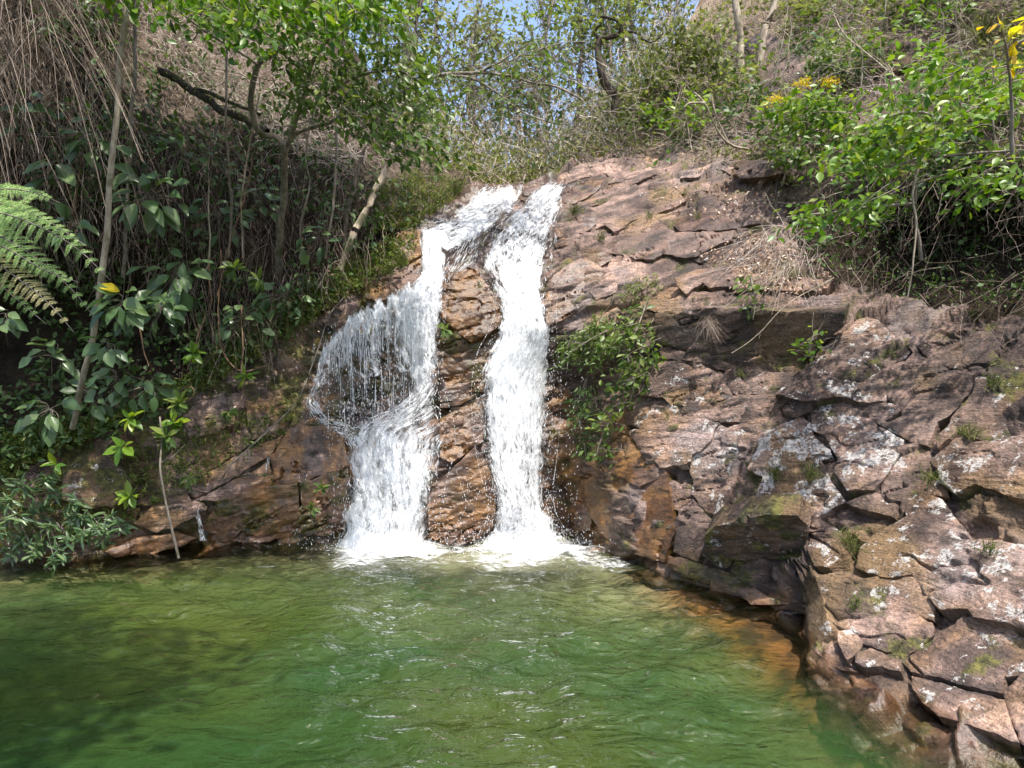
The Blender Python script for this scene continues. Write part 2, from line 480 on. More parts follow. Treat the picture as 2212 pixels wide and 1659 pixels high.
# ------------------------------------------------------------------ shape of the place
SHORE = [(-700, 1245), (0, 1217), (200, 1200), (390, 1178), (560, 1172), (740, 1168), (930, 1172), (1000, 1175), (1100, 1160),
         (1230, 1150), (1290, 1195), (1380, 1222), (1490, 1262), (1610, 1300), (1715, 1322), (1738, 1385), (1745, 1440), (1860, 1490), (1955, 1545),
         (2075, 1595), (2212, 1645), (2500, 1800), (2900, 2070), (3900, 2900)]
SHX = np.array([s[0] for s in SHORE], float); SHY = np.array([s[1] for s in SHORE], float)
CTRL = [(-700, 1100, 7.2), (-700, 700, 7.5), (-700, 200, 8.0), (-700, -300, 8.5),
 (0, 1100, 7.6), (0, 900, 7.9), (0, 720, 9.2), (0, 450, 8.1), (0, 200, 8.5), (0, 0, 9.0), (0, -300, 9.3),
 (200, 1100, 7.8), (200, 900, 8.2), (200, 640, 9.2), (200, 330, 8.7), (200, 0, 10), (200, -300, 11),
 (400, 1080, 8.1), (400, 950, 8.4), (400, 750, 8.9), (400, 500, 9.4), (400, 250, 10.2), (400, 0, 12), (400, -300, 14),
 (600, 1100, 8.3), (600, 950, 8.5), (600, 800, 8.9), (600, 600, 9.4), (600, 400, 10.2), (600, 200, 12), (600, 0, 14), (600, -300, 16),
 (740, 1100, 8.35), (740, 900, 8.65), (740, 720, 8.95), (740, 550, 9.5), (740, 400, 10.3), (740, 250, 12.5),
 (850, 600, 9.1), (850, 750, 9.05), (850, 900, 8.7), (850, 1050, 8.45), (850, 480, 9.8), (850, 380, 11),
 (930, 1100, 8.4), (930, 900, 8.65), (930, 700, 8.9), (930, 550, 9.4), (930, 450, 10.2), (950, 390, 11.5),
 (1010, 1100, 8.30), (1000, 950, 8.5), (1000, 800, 8.7), (1000, 650, 8.85), (1000, 550, 9.4), (1050, 450, 10.3), (1050, 405, 10.9),
 (1110, 1100, 8.6), (1110, 900, 8.8), (1110, 750, 8.9), (1110, 650, 9.0), (1110, 550, 9.6), (1120, 450, 10.4), (1120, 405, 10.9),
 (1215, 1060, 9.1), (1220, 900, 9.3), (1220, 800, 9.3), (1200, 700, 8.9), (1230, 600, 9.1), (1230, 500, 9.8), (1230, 420, 10.5), (1250, 350, 11.5),
 (1310, 1100, 7.9), (1310, 990, 8.1), (1360, 900, 8.2), (1290, 850, 8.9), (1350, 750, 8.4), (1400, 620, 8.7), (1400, 500, 9.5), (1400, 400, 10.4), (1400, 300, 11.6), (1420, 220, 13),
 (1430, 1100, 7.2), (1450, 950, 7.5), (1450, 800, 7.9),
 (1550, 1180, 6.6), (1560, 1050, 6.9), (1560, 900, 7.3), (1560, 800, 7.6), (1560, 680, 7.5), (1560, 600, 8.0), (1560, 480, 8.9), (1560, 380, 9.8), (1560, 280, 11), (1560, 150, 13), (1560, 0, 16), (1560, -300, 20),
 (1690, 1230, 6.05), (1690, 1130, 6.2), (1690, 1000, 6.4), (1690, 900, 6.7), (1690, 780, 7.2), (1690, 660, 7.2), (1700, 560, 7.8), (1700, 450, 8.5), (1700, 350, 9.2), (1700, 200, 11), (1700, 50, 14), (1700, -300, 17),
 (1765, 1380, 4.95), (1765, 1250, 5.3), (1790, 1150, 5.7),
 (1850, 1400, 4.75), (1850, 1250, 5.2), (1850, 1100, 5.75), (1850, 950, 6.2), (1850, 800, 6.6), (1850, 700, 6.9), (1850, 560, 7.7), (1850, 450, 7.8), (1850, 300, 8.6), (1850, 150, 10), (1850, 0, 12), (1850, -300, 14),
 (2000, 1450, 4.35), (2000, 1300, 4.75), (2000, 1150, 5.2), (2000, 1000, 5.6), (2000, 850, 6.0), (2000, 700, 6.4), (2000, 540, 7.9), (2000, 400, 7.0), (2000, 200, 8.8), (2000, 0, 10.5), (2000, -300, 12),
 (2200, 1550, 3.75), (2200, 1400, 4.1), (2200, 1200, 4.5), (2200, 1000, 4.95), (2200, 800, 5.4), (2200, 650, 5.8), (2200, 500, 7.3), (2200, 330, 6.2), (2200, 100, 8.2), (2200, -300, 10),
 (2600, 1700, 3.0), (2600, 1200, 3.6), (2600, 800, 4.3), (2600, 400, 5.2), (2600, 0, 6.2), (2600, -300, 7), (2900, 1600, 2.7), (2900, 800, 3.7), (2900, 0, 5.2), (2900, -300, 6), (3900, 1600, 2.2), (3900, 800, 2.9), (3900, 0, 4.2), (3900, -300, 5)]
for x, y in SHORE:
    Ys = 2 * FPX / (y - CY)
    CTRL += [(x, y, Ys), (x, y + 60, Ys - 0.12), (x, y + 150, Ys - 0.3)]
CTRL = np.array(CTRL, float)

class RBF:
    def __init__(s, pts, val, scale, smooth=0.02):
        s.c = np.asarray(pts, float) / scale; s.scale = scale
        n = len(s.c)
        D = np.linalg.norm(s.c[:, None] - s.c[None], axis=2)
        A = np.zeros((n + 3, n + 3))
        A[:n, :n] = D - np.eye(n) * smooth
        A[:n, n] = 1; A[:n, n + 1:] = s.c; A[n, :n] = 1; A[n + 1:, :n] = s.c.T
        s.w = np.linalg.solve(A, np.concatenate([val, [0, 0, 0]]))
    def __call__(s, x, y):
        x = np.asarray(x, float); sh = x.shape
        q = np.stack([x.ravel(), np.asarray(y, float).ravel()], -1) / s.scale
        out = np.empty(len(q)); n = len(s.c)
        for i in range(0, len(q), 20000):
            b = q[i:i + 20000]
            D = np.sqrt(((b[:, None] - s.c[None]) ** 2).sum(2))
            out[i:i + 20000] = D @ s.w[:n] + s.w[n] + b @ s.w[n + 1:]
        return out.reshape(sh)
_rb = RBF(CTRL[:, :2], np.log(CTRL[:, 2]), 300.0, 0.06)
def depth(x, y):
    return np.exp(_rb(x, y))
def ground(x, y, off=0.0):
    """world point on the banks seen at an authoring pixel, off metres nearer"""
    return W(x, y, depth(x, y) - off)

SKYL = np.array([(-700, -330), (500, -330), (640, -120), (760, 90), (860, 260), (950, 350), (1030, 388), (1130, 397), (1200, 385), (1260, 330),
                 (1350, 250), (1450, 120), (1540, -60), (1640, -330), (3900, -330)], float)
SOILB = np.array([(-700, 1060), (0, 1040), (150, 960), (300, 900), (420, 850), (560, 760), (680, 690), (800, 600), (890, 545), (905, 490), (960, 440), (1010, 400), (1040, 300),
                  (1200, 300), (1255, 335), (1420, 330), (1560, 338), (1690, 380), (1700, 470), (1730, 580), (1850, 610), (2000, 650), (2212, 690), (2900, 720), (3900, 760)], float)

def inpoly(px, py, poly):
    poly = np.asarray(poly, float); ins = np.zeros(px.shape, bool)
    j = len(poly) - 1
    for i in range(len(poly)):
        xi, yi = poly[i]; xj, yj = poly[j]
        if yi != yj:
            ins ^= ((yi > py) != (yj > py)) & (px < (xj - xi) * (py - yi) / (yj - yi) + xi)
        j = i
    return ins

def grid_faces(nr, nc):
    i = np.arange(nr - 1)[:, None] * nc + np.arange(nc - 1)[None]
    return np.stack([i, i + nc, i + nc + 1, i + 1], -1)

def strata(p, sp, tilt=(0.15, -0.05)):
    """stepped ledges of layered rock, 0..1"""
    d = p[..., 2] - tilt[0] * p[..., 0] - tilt[1] * p[..., 1] + 0.10 * fbm(p, 1.3, 3, 5)
    t = d / sp
    f = t - np.floor(t)
    return sstep(0.0, 0.18, f) - f

def build_banks():
    xs = np.concatenate([np.arange(-700, -20, 20), np.arange(-20, 2240, 5), np.arange(2240, 3901, 20)]).astype(float)
    nr = 330
    t = np.linspace(0, 1, nr)
    top = np.interp(xs, SKYL[:, 0], SKYL[:, 1]); bot = np.interp(xs, SHX, SHY) + 140
    X = np.repeat(xs[None], nr, 0)
    Yp = top[None] * (1 - t[:, None]) + bot[None] * t[:, None]
    Y = depth(X, Yp) + 0.02
    P = W(X, Yp, Y)
    sy = np.interp(X, SOILB[:, 0], SOILB[:, 1]) + 26 * fbm(P, 1.6, 4, 3) * 2
    soil = Yp < sy
    n = np.cross(np.gradient(P, axis=1), np.gradient(P, axis=0)); n /= np.linalg.norm(n, axis=2, keepdims=True) + 1e-9
    n *= np.where(n[..., 1:2] > 0, -1, 1)
    rough = 0.16 * fbm(P, 0.9, 4, 11) + 0.05 * fbm(P, 5, 3, 21)
    f1, g1 = facets(P, 1.9, 601); f2, g2 = facets(P, 5.5, 611)
    rock = 0.06 * fbm(P, 1.1, 3, 31) + 0.30 * f1 + 0.22 * f2 + 0.035 * strata(P, 0.17) * sstep(-.2, .5, noise(P, .9, 33)) + 0.012 * fbm(P, 9, 3, 41)
    wv = sstep(-30, 30, Yp - sy)
    d = rough * (1 - wv) + rock * wv
    P = P + n * d[..., None]
    # the ground goes on behind the skyline
    back = P[0] + np.array([0, 7.0, 1.2]); back2 = P[0] + np.array([0, 16.0, 2.0])
    back[:, 0] *= 1.15; back2[:, 0] *= 1.3
    P = np.concatenate([back2[None], back[None], P], 0)
    soil = np.concatenate([soil[:1], soil[:1], soil], 0); X = np.concatenate([X[:2], X]); Yp = np.concatenate([Yp[:1], Yp[:1], Yp])
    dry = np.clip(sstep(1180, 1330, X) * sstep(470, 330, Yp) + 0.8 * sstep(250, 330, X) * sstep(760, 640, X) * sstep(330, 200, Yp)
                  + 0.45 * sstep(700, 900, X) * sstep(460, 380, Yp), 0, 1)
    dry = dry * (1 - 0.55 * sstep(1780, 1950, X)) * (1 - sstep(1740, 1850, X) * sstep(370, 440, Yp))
    seep = np.exp(-((X - 1220) / 60) ** 2) * sstep(800, 900, Yp)
    falls = sstep(640, 700, X) * sstep(1210, 1185, X)
    lowleft = sstep(1000, 850, X)
    wl = np.interp(X, SHX, SHY)
    att = dict(lich=0.10 * sstep(1500, 1700, X) * sstep(650, 800, Yp), moss=0.30 + 0.35 * lowleft, wet=np.clip(falls * 0.95 + seep * 0.5 + 0.5 * lowleft * sstep(900, 1100, Yp) + sstep(60, 10, wl - Yp), 0, 1),
               orng=np.clip(seep * 1.6 + 0.35 * lowleft * sstep(850, 1000, Yp) + 0.5 * sstep(80, 10, wl - Yp), 0, 1), tone=-0.3 + 0.5 * lowleft, dry=dry)
    col, rg = rock_color(P, att['lich'], att['moss'], att['wet'], att['orng'], att['tone'])
    att = dict(lich=att['lich'].ravel(), dry=dry.ravel(), col=col.reshape(-1, 3), rgh=rg.ravel())
    nrr, nc = X.shape
    Q = grid_faces(nrr, nc)
    colx = X[0, :-1]
    for name, a, b in (('left_bank', -800, 700), ('waterfall_rock', 700, 1200), ('right_cliff', 1200, 4000)):
        cols = np.where((colx >= a) & (colx < b))[0]
        q = Q[:, cols].reshape(-1, 4)
        used, inv = np.unique(q, return_inverse=True)
        q = inv.reshape(-1, 4)
        ob = mesh(name, P.reshape(-1, 3)[used], None, M['rock'], attrs={k: v[used] for k, v in att.items()}, F4=q)
        ob.data.materials.append(M['soil'])
        s = soil.ravel()[used]
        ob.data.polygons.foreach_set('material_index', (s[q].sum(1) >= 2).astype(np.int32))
        tag(ob, kind='structure')
        TERR[name] = ob
TERR = {}
build_banks()
tag(TERR['left_bank'], 'steep dark leafy bank on the left of the pool', 'bank')
tag(TERR['waterfall_rock'], 'wet brown rock that the water runs over', 'rock')
tag(TERR['right_cliff'], 'sloping layered cliff right of the waterfall', 'cliff')

# far slope behind the crest
def build_hill():
    xs = np.linspace(-34, 34, 90); ys = np.linspace(11.2, 62, 90)
    X, Y = np.meshgrid(xs, ys)
    P = np.stack([X, Y, 0 * X], -1)
    ax = np.abs(X - 0.035 * Y + 0.3)
    Z = 2 + 0.292 * Y + 0.030 * (Y - 11) + 0.55 * np.clip(ax - 2.0 - 0.08 * (Y - 11), 0, None) ** 1.05 * np.where(X > 0, 1.0, 0.8) + 0.5 * fbm(P, 0.25, 4, 71)
    Z = np.minimum(Z, 2 + 0.60 * Y)
    P[..., 2] = Z
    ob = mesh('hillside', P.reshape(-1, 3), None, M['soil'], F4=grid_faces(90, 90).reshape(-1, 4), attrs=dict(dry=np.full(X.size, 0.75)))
    tag(ob, 'dry leaf covered hillside behind the crest of the falls', 'hillside', kind='structure')
build_hill()

# ------------------------------------------------------------------ rock slabs, traced piece by piece
CR = dict(A4=(0, 553, 1 / 3), A5=(633.6, 553, 1 / 3), A6=(1152, 518.4, 1 / 3), A7=(1474.6, 633.6, 1 / 3), A8=(1382.4, 1036.8, .375),
          B3=(864, 345.6, .2083), B4=(1094.4, 288, .2604), V=(0, 0, 1), C3=(345.6, 748.8, .27775))
SLABS = [
 # sloping upper cliff beside the falls
 ('B4', '470,450 560,400 800,320 840,370 780,440 640,530 570,560 470,550', dict(h=.10, wet=1.2, orng=.5, tone=-.5, rough=.35)),
 ('B4', '565,580 720,500 830,435 1030,385 1230,295 1240,345 1030,425 920,485 760,590 640,620', dict(h=.0, ty=.10, tone=-.1, orng=.3)),
 ('B4', '300,390 420,320 620,260 900,220 1180,150 1250,200 1230,280 1020,370 835,420 850,355 800,312 560,390 480,420 400,410', dict(h=.07, tone=.9, lich=.12, hs=2.0)),
 ('B4', '610,640 760,600 920,520 1100,440 1220,400 1400,480 1480,570 1300,640 1080,700 900,800 820,760 745,780 760,650', dict(h=.08, tone=.9, lich=.2, hs=2.0)),
 ('B4', '580,685 750,625 745,740 690,800 600,780', dict(h=.05, wet=1.2, tone=-.5, rough=.35)),
 ('B4', '400,800 560,740 690,790 560,830 400,860', dict(h=.10, orng=.35, wet=.3, hs=2.0, tone=.4)),
 ('B4', '400,890 560,840 720,850 700,880 560,910 400,940', dict(h=.09, orng=.5, wet=.3, hs=2.0, tone=.3)),
 ('B4', '380,965 560,920 700,890 690,955 560,980 370,1015', dict(h=.07, orng=.3, moss=.3, hs=2.0, tone=.2)),
 ('B4', '355,1040 560,990 690,970 690,1000 540,1030 350,1085', dict(h=.05, orng=.4, moss=.6)),
 ('B4', '350,1110 500,1050 700,1010 690,1045 540,1085 340,1170', dict(h=.03, moss=.7, orng=.5)),
 ('B4', '870,985 900,880 1000,825 1250,745 1400,835 1900,800 1860,880 1700,950 1560,1020 1400,1020 1300,990 1230,1040 1100,1040 990,1000', dict(h=.12, tone=.1, wet=.55, rough=.5, hs=1.8)),
 ('B4', '1300,735 1400,690 1430,645 1400,640 1290,650 1100,705 950,800 920,860 1080,790', dict(h=.09, tone=.7, hs=1.8)),
 ('B4', '1400,760 1420,700 1600,650 1900,655 2212,650 2212,725 1900,790 1560,805 1430,800', dict(h=.16, wet=.7, tone=-.3, rough=.6)),
 ('B4', '1500,600 1700,575 1900,560 2212,540 2212,635 1900,640 1600,640', dict(h=.04, wet=.75, tone=-.3, rough=.6)),
 ('B4', '1440,445 1560,400 1700,385 1660,460 1560,480 1450,490', dict(h=.14, tone=.3, moss=.3)),
 ('B4', '1450,310 1800,225 2050,212 2212,230 2212,335 1960,340 1760,275 1600,335 1440,375', dict(h=.16, tone=.9, hs=1.6)),
 ('B4', '1260,300 1440,240 1440,300 1430,380 1440,440 1400,470 1240,390', dict(h=.02, tone=.3)),
 ('B4', '700,1010 870,1000 860,1060 770,1100 700,1060', dict(h=.10, wet=.7, tone=-.6)),
 # pink and tan slabs under it
 ('A6', '88,210 300,132 380,132 470,200 360,330 370,366 130,405 85,390', dict(h=.08, wet=.95, orng=.55, tone=.1, rough=.35)),
 ('A6', '88,430 250,392 385,385 330,432 200,500 90,552', dict(h=.09, wet=.9, orng=.55, tone=.1, rough=.35)),
 ('A6', '480,190 520,112 620,92 860,104 935,122 900,238 860,258 720,288 560,328 400,376 372,335 455,255', dict(h=.06, tone=.8, orng=.15, hs=2.0)),
 ('A6', '150,590 330,540 540,432 560,462 500,560 430,608 350,602', dict(h=.08, tone=.9, moss=.35, hs=1.6)),
 ('A6', '108,640 270,612 300,650 160,738 104,740', dict(h=.06, tone=.35, moss=.7)),
 ('A6', '925,240 1080,182 1320,172 1480,240 1940,252 1900,308 1700,330 1390,312 1140,298 1110,272 990,338 935,292', dict(h=.20, tone=.5, hs=1.4)),
 ('A6', '640,395 720,300 860,266 915,250 925,300 985,345 930,362 690,392', dict(h=.07, orng=.3, tone=.1)),
 ('A6', '690,398 930,366 1050,336 1330,335 1480,362 1900,392 2020,424 1640,462 1180,432 800,468 695,440', dict(h=.20, ty=-.02, tone=.1, lich=.15)),
 ('A6', '795,482 1180,440 1640,470 2020,432 2000,560 1900,640 1800,740 1700,832 1350,822 1130,732 960,712 860,684 802,690 792,560', dict(h=.26, ty=.30, tone=-.9, moss=.25, lich=.05, wet=.3)),  # overhang front: its shade is put into the colour through tone and moss
 ('A6', '570,470 690,445 790,485 785,690 720,690 700,580 640,520', dict(h=.10, ty=.3, tone=-.4, moss=.4)),
 ('A6', '810,708 870,694 960,722 1130,745 1350,836 1380,870 1250,850 1080,790 900,770 830,765', dict(h=.10, tone=-.2, orng=.2)),
 # broad lower slab
 ('A6', '722,840 832,782 1080,802 1190,862 1230,940 1290,1000 1190,1038 1130,1050 1180,1100 1195,1168 1000,1138 850,1020 690,1002 690,930', dict(h=.16, tone=.6, lich=.04)),
 ('A6', '1200,858 1330,892 1370,930 1310,1000 1240,945', dict(h=.09, tone=-.2)),
 ('A6', '1345,935 1500,860 1710,848 1640,930 1600,985 1450,1000 1345,985', dict(h=.06, tone=-.1, moss=.2)),
 ('A6', '1200,1045 1330,1000 1460,1010 1590,1000 1545,1110 1500,1180 1210,1170 1195,1100 1140,1056', dict(h=.10, lich=.15)),
 ('A6', '622,1080 690,1012 840,1030 1000,1150 1200,1182 1160,1225 1148,1285 1020,1395 1010,1432 832,1470 700,1340 612,1236 722,1222 612,1200', dict(h=.15, tone=.6, orng=.25, lich=.10)),
 ('A6', '482,1165 600,1112 610,1200 604,1242 690,1342 826,1472 800,1540 690,1598 545,1520 352,1448 380,1370 450,1240', dict(h=.15, orng=.85, wet=.6, tone=.1)),
 ('V', '1258,1012 1330,1026 1380,1052 1412,1032 1432,1010 1446,1060 1456,1150 1432,1214 1350,1186 1310,1162 1284,1126 1258,1072', dict(h=.06, ty=-.05, orng=.85, wet=.95)),
 ('V', '1228,1100 1250,1078 1276,1100 1272,1140 1240,1144', dict(h=.30, orng=.9, wet=.8)),
 ('A7', '52,1062 160,950 210,872 400,852 518,872 500,930 440,1010 350,1130 330,1240 270,1420 250,1450 140,1400 62,1290 62,1180', dict(h=.14, lich=.40)),
 ('A8', '162,66 285,64 278,112 222,168 152,160', dict(h=.10, orng=.3, wet=.3)),
 ('A8', '300,112 342,152 380,212 428,244 372,300 360,390 330,470 192,410 212,282 236,182', dict(h=.10, wet=.35, lich=.10)),
 ('A8', '445,270 600,232 740,202 900,222 966,284 950,380 930,560 888,680 840,690 700,640 560,560 460,500 362,430 382,322', dict(h=.25, ty=.52, tx=.12, tone=-.9, moss=.45, lich=.05)),  # down-facing block: low tone and moss paint in the shade on it
 ('A8', '172,432 330,482 460,512 560,572 690,652 858,718 640,716 560,650 420,600 280,560 162,498', dict(h=.10, wet=.75, moss=.5, tone=-.2)),
 ('A8', '470,215 520,200 560,265 545,300 490,290', dict(h=.18, lich=.9)),
 # lichen-white blocks
 ('A7', '492,930 640,842 778,804 818,834 828,892 880,962 952,1012 972,1068 890,1090 926,1150 945,1200 1006,1290 1052,1340 900,1420 868,1450 810,1496 560,1428 432,1390 472,1300 522,1180 424,1140 484,1010', dict(h=.20, lich=.52, tone=.1)),
 ('A7', '604,650 650,602 760,522 860,422 960,312 1010,262 1060,252 1090,204 1190,152 1255,172 1380,292 1475,380 1440,418 1290,478 1296,580 1316,696 1180,696 1050,652 830,688 700,680', dict(h=.22, tx=.03, lich=.42, tone=.2)),
 ('A7', '592,704 700,692 828,702 820,768 780,790 640,830 532,858 522,842 570,790', dict(h=.14, ty=.25, tone=-.3, lich=.2)),
 ('A7', '922,722 1050,684 1146,772 1280,866 1432,952 1400,1040 1290,1200 1230,1258 1056,1258 982,1150 1006,1060 930,930 846,880 834,752', dict(h=.18, lich=.50, tone=.1)),
 ('A7', '1074,674 1180,712 1318,716 1396,722 1398,760 1312,822 1436,902 1436,936 1292,856 1164,766', dict(h=.11, lich=.22, tone=-.1)),
 ('A7', '1424,232 1700,232 1990,242 2056,330 2016,460 1900,508 1600,426 1506,312', dict(h=.10, tone=-.4, moss=.3, wet=.25)),
 ('A7', '1270,175 1420,240 1500,320 1530,380 1490,372 1385,285', dict(h=.02, tone=-.4, moss=.4)),
 # lower right blocks
 ('A8', '1252,430 1300,332 1420,272 1530,202 1560,40 1740,120 1900,332 2050,352 2212,372 2420,390 2420,870 2212,850 2100,818 1912,786 1884,730 1726,728 1690,700 1640,640 1570,544 1460,556 1392,556 1244,500', dict(h=.24, lich=.44, tone=.15)),
 ('A8', '1515,1050 1690,920 1705,888 1880,802 2030,802 2212,884 2420,910 2420,1130 2212,1118 2090,1122 2080,1216 1880,1176 1730,1126 1562,1108', dict(h=.22, tone=.35, moss=.40, lich=.15, orng=.3)),
 ('A8', '1105,822 1290,775 1400,744 1600,792 1680,820 1690,890 1600,986 1520,1026 1372,966 1290,935 1230,872 1150,872', dict(h=.18, tone=.3, moss=.35, orng=.3)),
 ('A8', '1005,540 1170,522 1290,562 1386,566 1462,574 1570,560 1690,720 1680,800 1600,780 1400,738 1290,762 1190,692 1064,722 1050,690', dict(h=.16, tone=.05, lich=.30, moss=.25)),
 ('A7', '1905,560 2020,472 2140,478 2330,500 2500,900 2212,905 2000,962 1862,936 1790,866 1742,935 1650,1000 1650,930 1760,800 1880,660', dict(h=.13, moss=.50, lich=.28)),
 ('A7', '1862,940 2000,966 2212,910 2500,910 2500,1340 2212,1325 2100,1310 2020,1260 1890,1232 1830,1260 1770,1290 1690,1222 1610,1080 1745,940 1790,875', dict(h=.17, lich=.42)),
 ('A7', '1290,1300 1300,1220 1410,1060 1450,980 1590,1010 1690,1230 1730,1330 1640,1310 1500,1340 1400,1440 1180,1400 1060,1350 1230,1270', dict(h=.10, lich=.40, moss=.3)),
 ('A7', '1322,604 1296,490 1440,430 1496,382 1590,432 1840,492 1888,522 1888,614 1868,650 1736,762 1652,828 1592,986 1484,956 1330,846 1426,792 1398,722 1332,694', dict(h=.09, wet=.3, tone=-.15)),
 ('A8', '972,302 1060,292 1128,342 1128,440 1080,488 1002,488 967,400', dict(h=.20, tone=.1, wet=.2)),
 ('A8', '1564,1122 1740,1154 1870,1206 2080,1242 2104,1320 2164,1486 1950,1420 1720,1340 1622,1260 1572,1190', dict(h=.22, tone=.55, moss=.25)),
 ('A8', '2104,1240 2212,1132 2340,1140 2360,1600 2212,1530 2180,1478 2134,1330', dict(h=.20, tone=.4, moss=.3)),
 ('A8', '1254,1010 1330,982 1500,1060 1500,1108 1400,1080 1300,1088 1254,1060', dict(h=.17, tone=.3)),
 ('A8', '1152,880 1220,880 1280,940 1244,1008 1192,1030 1152,950', dict(h=.18, tone=.3)),
 ('A8', '1044,960 1100,912 1146,950 1180,1022 1240,1056 1240,1088 1140,1060 1044,1008', dict(h=.14, tone=.7, wet=.15)),
 ('A8', '968,520 1030,570 1048,700 1086,830 1048,920 1028,1030 976,1010 968,850 962,650', dict(h=.10, tx=-.25, tone=.2, lich=.15)),
 ('A8', '900,215 1010,205 1130,290 1060,285 975,295', dict(h=.10, tone=-.2)),
 # rock between the streams
 ('A5', '962,300 980,132 1100,52 1190,92 1256,200 1336,300 1340,430 1250,500 1150,548 1060,480 962,380', dict(h=.22, orng=.95, wet=.85, tone=-.6, rough=2.2)),
 ('A5', '942,560 1060,500 1130,572 1236,560 1100,680 942,740', dict(h=.02, ty=.3, moss=.8, wet=.7, tone=-.4)),
 ('A5', '932,790 1110,762 1200,692 1246,760 1230,880 1080,960 962,980', dict(h=.12, orng=.8, wet=.9, moss=.3, tone=-.6, rough=1.8)),
 ('A5', '952,1070 1080,982 1228,902 1228,1080 1218,1196 1042,1328 952,1290', dict(h=.15, orng=.8, wet=.9, tone=-.6, rough=1.8)),
 ('A5', '880,1560 1050,1362 1180,1242 1228,1300 1286,1440 1306,1560 1290,1760 1160,1850 1010,1880 880,1830', dict(h=.22, orng=.85, wet=.9, tone=-.5, rough=1.8)),
 ('B3', '1000,640 1060,500 1190,425 1232,480 1200,600 1080,700 1010,700', dict(h=.16, orng=.35, wet=.6, moss=.3)),
 ('B3', '1260,390 1400,330 1520,300 1500,350 1440,420 1300,410', dict(h=.10, wet=.9, tone=-.3)),
 ('B3', '1285,300 1300,260 1390,240 1440,270 1380,320 1300,345', dict(h=.20, wet=.8, orng=.4)),
 # left of the falls
 ('V', '585,985 622,932 682,900 738,940 752,1006 662,1036 600,1056', dict(h=.20, orng=.8, wet=.8, tone=.2)),
 ('V', '440,1140 470,1084 560,1054 640,1046 648,1150 580,1168 480,1170', dict(h=.20, ty=.10, orng=.6, wet=.7, moss=.45, tone=.2)),
 ('V', '652,1044 752,1012 756,1140 700,1158 654,1152', dict(h=.16, ty=.06, orng=.5, wet=.6, moss=.65, tone=.2)),
 ('V', '290,1130 330,1097 420,1087 442,1102 400,1126 340,1150', dict(h=.45, orng=.75, wet=.2, tone=.6)),
 ('V', '225,1192 300,1166 380,1152 424,1162 380,1186 250,1204', dict(h=.45, orng=.65, wet=.2, tone=.7)),
 ('V', '398,1052 470,1010 556,962 612,940 584,980 520,1022 450,1062', dict(h=.2, orng=.6, tone=.5)),
 ('V', '380,1030 440,990 520,950 540,962 470,1004 400,1046', dict(h=.15, orng=.55, moss=.3, tone=.4)),
 ('V', '420,1080 450,1068 580,1000 594,1050 560,1050 470,1080', dict(h=.18, orng=.65, wet=.2, tone=.4)),
 ('V', '290,1088 340,1060 398,1056 410,1080 330,1092', dict(h=.12, moss=.5, orng=.4)),
 ('V', '395,905 440,860 480,850 500,880 470,930 410,945', dict(h=.16, moss=.3, lich=.2)),
 ('V', '530,870 610,860 640,890 610,925 545,950', dict(h=.10, orng=.6, moss=.4, wet=.4)),
 ('V', '790,640 830,600 905,560 908,600 880,622 820,648', dict(h=.14, orng=.75, tone=.2, wet=.3)),
 ('V', '850,520 880,488 906,500 908,545 880,560', dict(h=.20, orng=.7, moss=.3)),
 ('V', '690,690 740,662 780,650 770,680 720,710', dict(h=.08, orng=.6, moss=.4)),
 ('V', '0,1040 60,1020 140,1040 130,1090 40,1110 -30,1090', dict(h=.12, moss=.6, lich=.2)),
 ('V', '180,1150 240,1100 300,1100 290,1130 240,1170 200,1180', dict(h=.12, moss=.5, orng=.4)),
]

